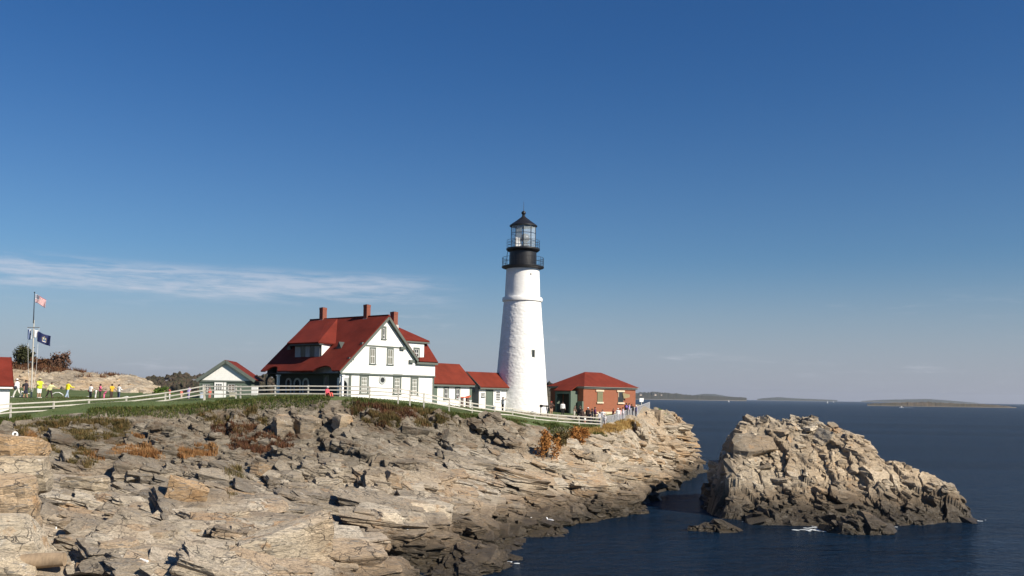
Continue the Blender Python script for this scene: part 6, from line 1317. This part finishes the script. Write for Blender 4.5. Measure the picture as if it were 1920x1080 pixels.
# by the shed and the house front
person(353, 747, 99.5, 1.35, R(150), 'person in lavender shirt behind the climbing fence left of the shed', (0.42, 0.34, 0.62), (0.45, 0.38, 0.62), lean=0.2)
person(340, 748, 98.5, 0.95, R(60), 'child in pale red behind the climbing fence', (0.55, 0.16, 0.12), (0.5, 0.4, 0.35), hair=(0.3, 0.2, 0.15))
person(317.5, 748, 97.5, 1.15, R(-60), 'child in red and white at the post of the climbing fence', (0.50, 0.10, 0.10), WHT, hair=(0.04, 0.03, 0.03))
person(393, 747, 98.5, 1.1, R(30), 'child in coral red clothes left of the shed door', (0.55, 0.14, 0.11), (0.5, 0.16, 0.13), hair=(0.3, 0.12, 0.1))
person(613.5, 744, 95.6, 1.6, R(60), 'person in white cap and red clothes sitting on the grass before the porch', (0.62, 0.08, 0.12), (0.66, 0.12, 0.09), hat=WHT, sit=True)
# by the tower and the brick building
person(942.5, 768.5, 118.5, 1.72, R(120), 'person in grey shirt and black trousers raising an arm against the tower', (0.20, 0.23, 0.26), BLK, arms=((0.2, 0.1, 0.3), (2.0, 0.3, 2.0)), hair=(0.06, 0.05, 0.05))
person(1033.5, 774.5, 122.5, 1.70, R(20), 'person in red cap and dark top with bare legs by the iron stand', (0.05, 0.025, 0.02), (0.42, 0.26, 0.18), hat=(0.5, 0.08, 0.06), shorts=True, arms=((0.6, 0.2, 1.3), (0.5, 0.2, 1.3)), group=GR)
person(1055, 774.5, 124.5, 1.66, R(170), 'person in white shirt standing at the dark porch doorway', WHT, BLK, arms=((0.1, 0.12, 0.2), (0.1, 0.12, 0.2)), sleeves='long', group=GR)
person(1077, 775, 124, 1.35, R(60), 'person in brown top and pale trousers right of the green porch', (0.10, 0.07, 0.05), (0.5, 0.48, 0.42), lean=0.15, group=GR)
person(1084.5, 779.5, 121.5, 1.74, R(90), 'person all in black with lowered head beside the brick corner', BLK, BLK, lean=0.2, stride=0.25, sleeves='long', group=GR)
person(1090, 779, 121, 1.70, R(-70), 'person in black jacket with a wide white sash', (0.02, 0.018, 0.02), (0.02, 0.015, 0.02), sleeves='long', bag=(WHT, 'side'), lean=0.15, stride=0.2, group=GR)
person(1097, 782, 119.5, 0.85, R(40), 'child in white among the dark clothed adults', WHT, (0.5, 0.25, 0.2), group=GR)
person(1102.5, 780.5, 120.5, 1.86, R(170), 'person in long black coat and white cap', (0.03, 0.015, 0.012), (0.06, 0.03, 0.03), hat=WHT, sleeves='long', group=GR)
person(1110.5, 780, 120.5, 1.80, R(-90), 'person in black with dark hair, tallest in the middle of the crowd', (0.015, 0.012, 0.02), BLK, sleeves='long', stride=0.15, group=GR)
person(1115.5, 779.5, 121.5, 1.78, R(80), 'person in purple black top right behind the tall one in black', (0.08, 0.02, 0.07), BLK, sleeves='long', arms=((0.3, 0.15, 0.4), (0.2, 0.15, 0.4)), group=GR)
person(1120, 781, 119.6, 0.95, R(120), 'child in grey and white by the end of the rail fence', (0.5, 0.5, 0.52), (0.2, 0.2, 0.25), group=GR)
person(1129.5, 783, 121, 1.72, R(-20), 'person in white shirt with elbows out and a red bag strap', WHT, (0.55, 0.60, 0.66), bag=((0.55, 0.12, 0.06), 'side'), arms=((0.1, 0.75, 1.9), (0.1, 0.75, 1.9)), sleeves='long', group=GR)
person(1134, 790, 120.6, 1.25, R(150), 'smaller person in white behind the start of the mesh fence', WHT, (0.70, 0.62, 0.58), hat=WHT, group=GR)
person(1150, 778, 126.5, 1.45, R(-60), 'person in dark red top behind the mesh fence', (0.20, 0.04, 0.04), NAVY, group=GR)
person(1158, 777.5, 127, 1.62, R(160), 'person with white cap and wide white shirt behind the mesh fence', WHT, (0.5, 0.5, 0.55), hat=WHT, lean=0.15, sleeves='long', group=GR)
person(1168, 775, 129.5, 1.62, R(90), 'person in striped grey white top behind the mesh fence', (0.55, 0.52, 0.58), (0.3, 0.3, 0.36), sleeves='long', group=GR)
person(1174.5, 773, 132, 1.66, R(170), 'person with a purple backpack behind the mesh fence', NAVY, NAVY, bag=((0.28, 0.16, 0.50), 'back'), group=GR)
person(1179.5, 771.5, 133.5, 1.62, R(90), 'person in lilac top behind the mesh fence', (0.40, 0.34, 0.62), NAVY, sleeves='long', group=GR)
person(1184.5, 770, 135, 1.72, R(180), 'person in black top close to the right end of the crowd', BLK, NAVY, sleeves='long', group=GR)
person(1192.5, 769, 137, 1.76, R(90), 'person with white hair in dark blue jacket, last at the right', (0.05, 0.05, 0.14), NAVY, hair=(0.7, 0.7, 0.7), sleeves='long', group=GR)

person(1092, 780.5, 120, 1.66, R(20), 'person in dark brown coat half hidden in the middle of the crowd', (0.05, 0.03, 0.025), BLK, sleeves='long', group=GR)
person(1106.5, 781, 119.8, 1.55, R(-40), 'person in charcoal top in front of the tall one in black', (0.04, 0.04, 0.05), (0.06, 0.06, 0.09), group=GR, arms=((0.5, 0.2, 0.9), (0.1, 0.15, 0.3)))
person(1124, 781.5, 120.4, 1.60, R(60), 'person in pale grey top beside the one with elbows out', (0.45, 0.45, 0.48), (0.10, 0.11, 0.16), sleeves='long', group=GR)
person(1163, 776.5, 128, 1.60, R(-100), 'person in white and pink top behind the mesh fence', (0.66, 0.45, 0.45), (0.35, 0.36, 0.42), group=GR)
# ------------------------------------------------------------------ sea haze
HAZE = 3.2e-5
if HAZE:
    b_ = MB(); b_.box(-15000, 15000, -15000, 15000, -4.0, 130)
    me = bpy.data.meshes.new('haze'); me.from_pydata(b_.v, [], b_.f); hz = bpy.data.objects.new('haze', me); COL.objects.link(hz); tag(hz, kind='stuff')
    hm = bpy.data.materials.new('haze_air'); hm.use_nodes = True; hm.node_tree.nodes.clear(); hg = NG(hm.node_tree)
    vol = hg.n('ShaderNodeVolumePrincipled', {'Color': (0.75, 0.83, 0.95), 'Density': HAZE, 'Anisotropy': 0.3}); hg.n('ShaderNodeOutputMaterial', {'Volume': vol.outputs[0]}); me.materials.append(hm)
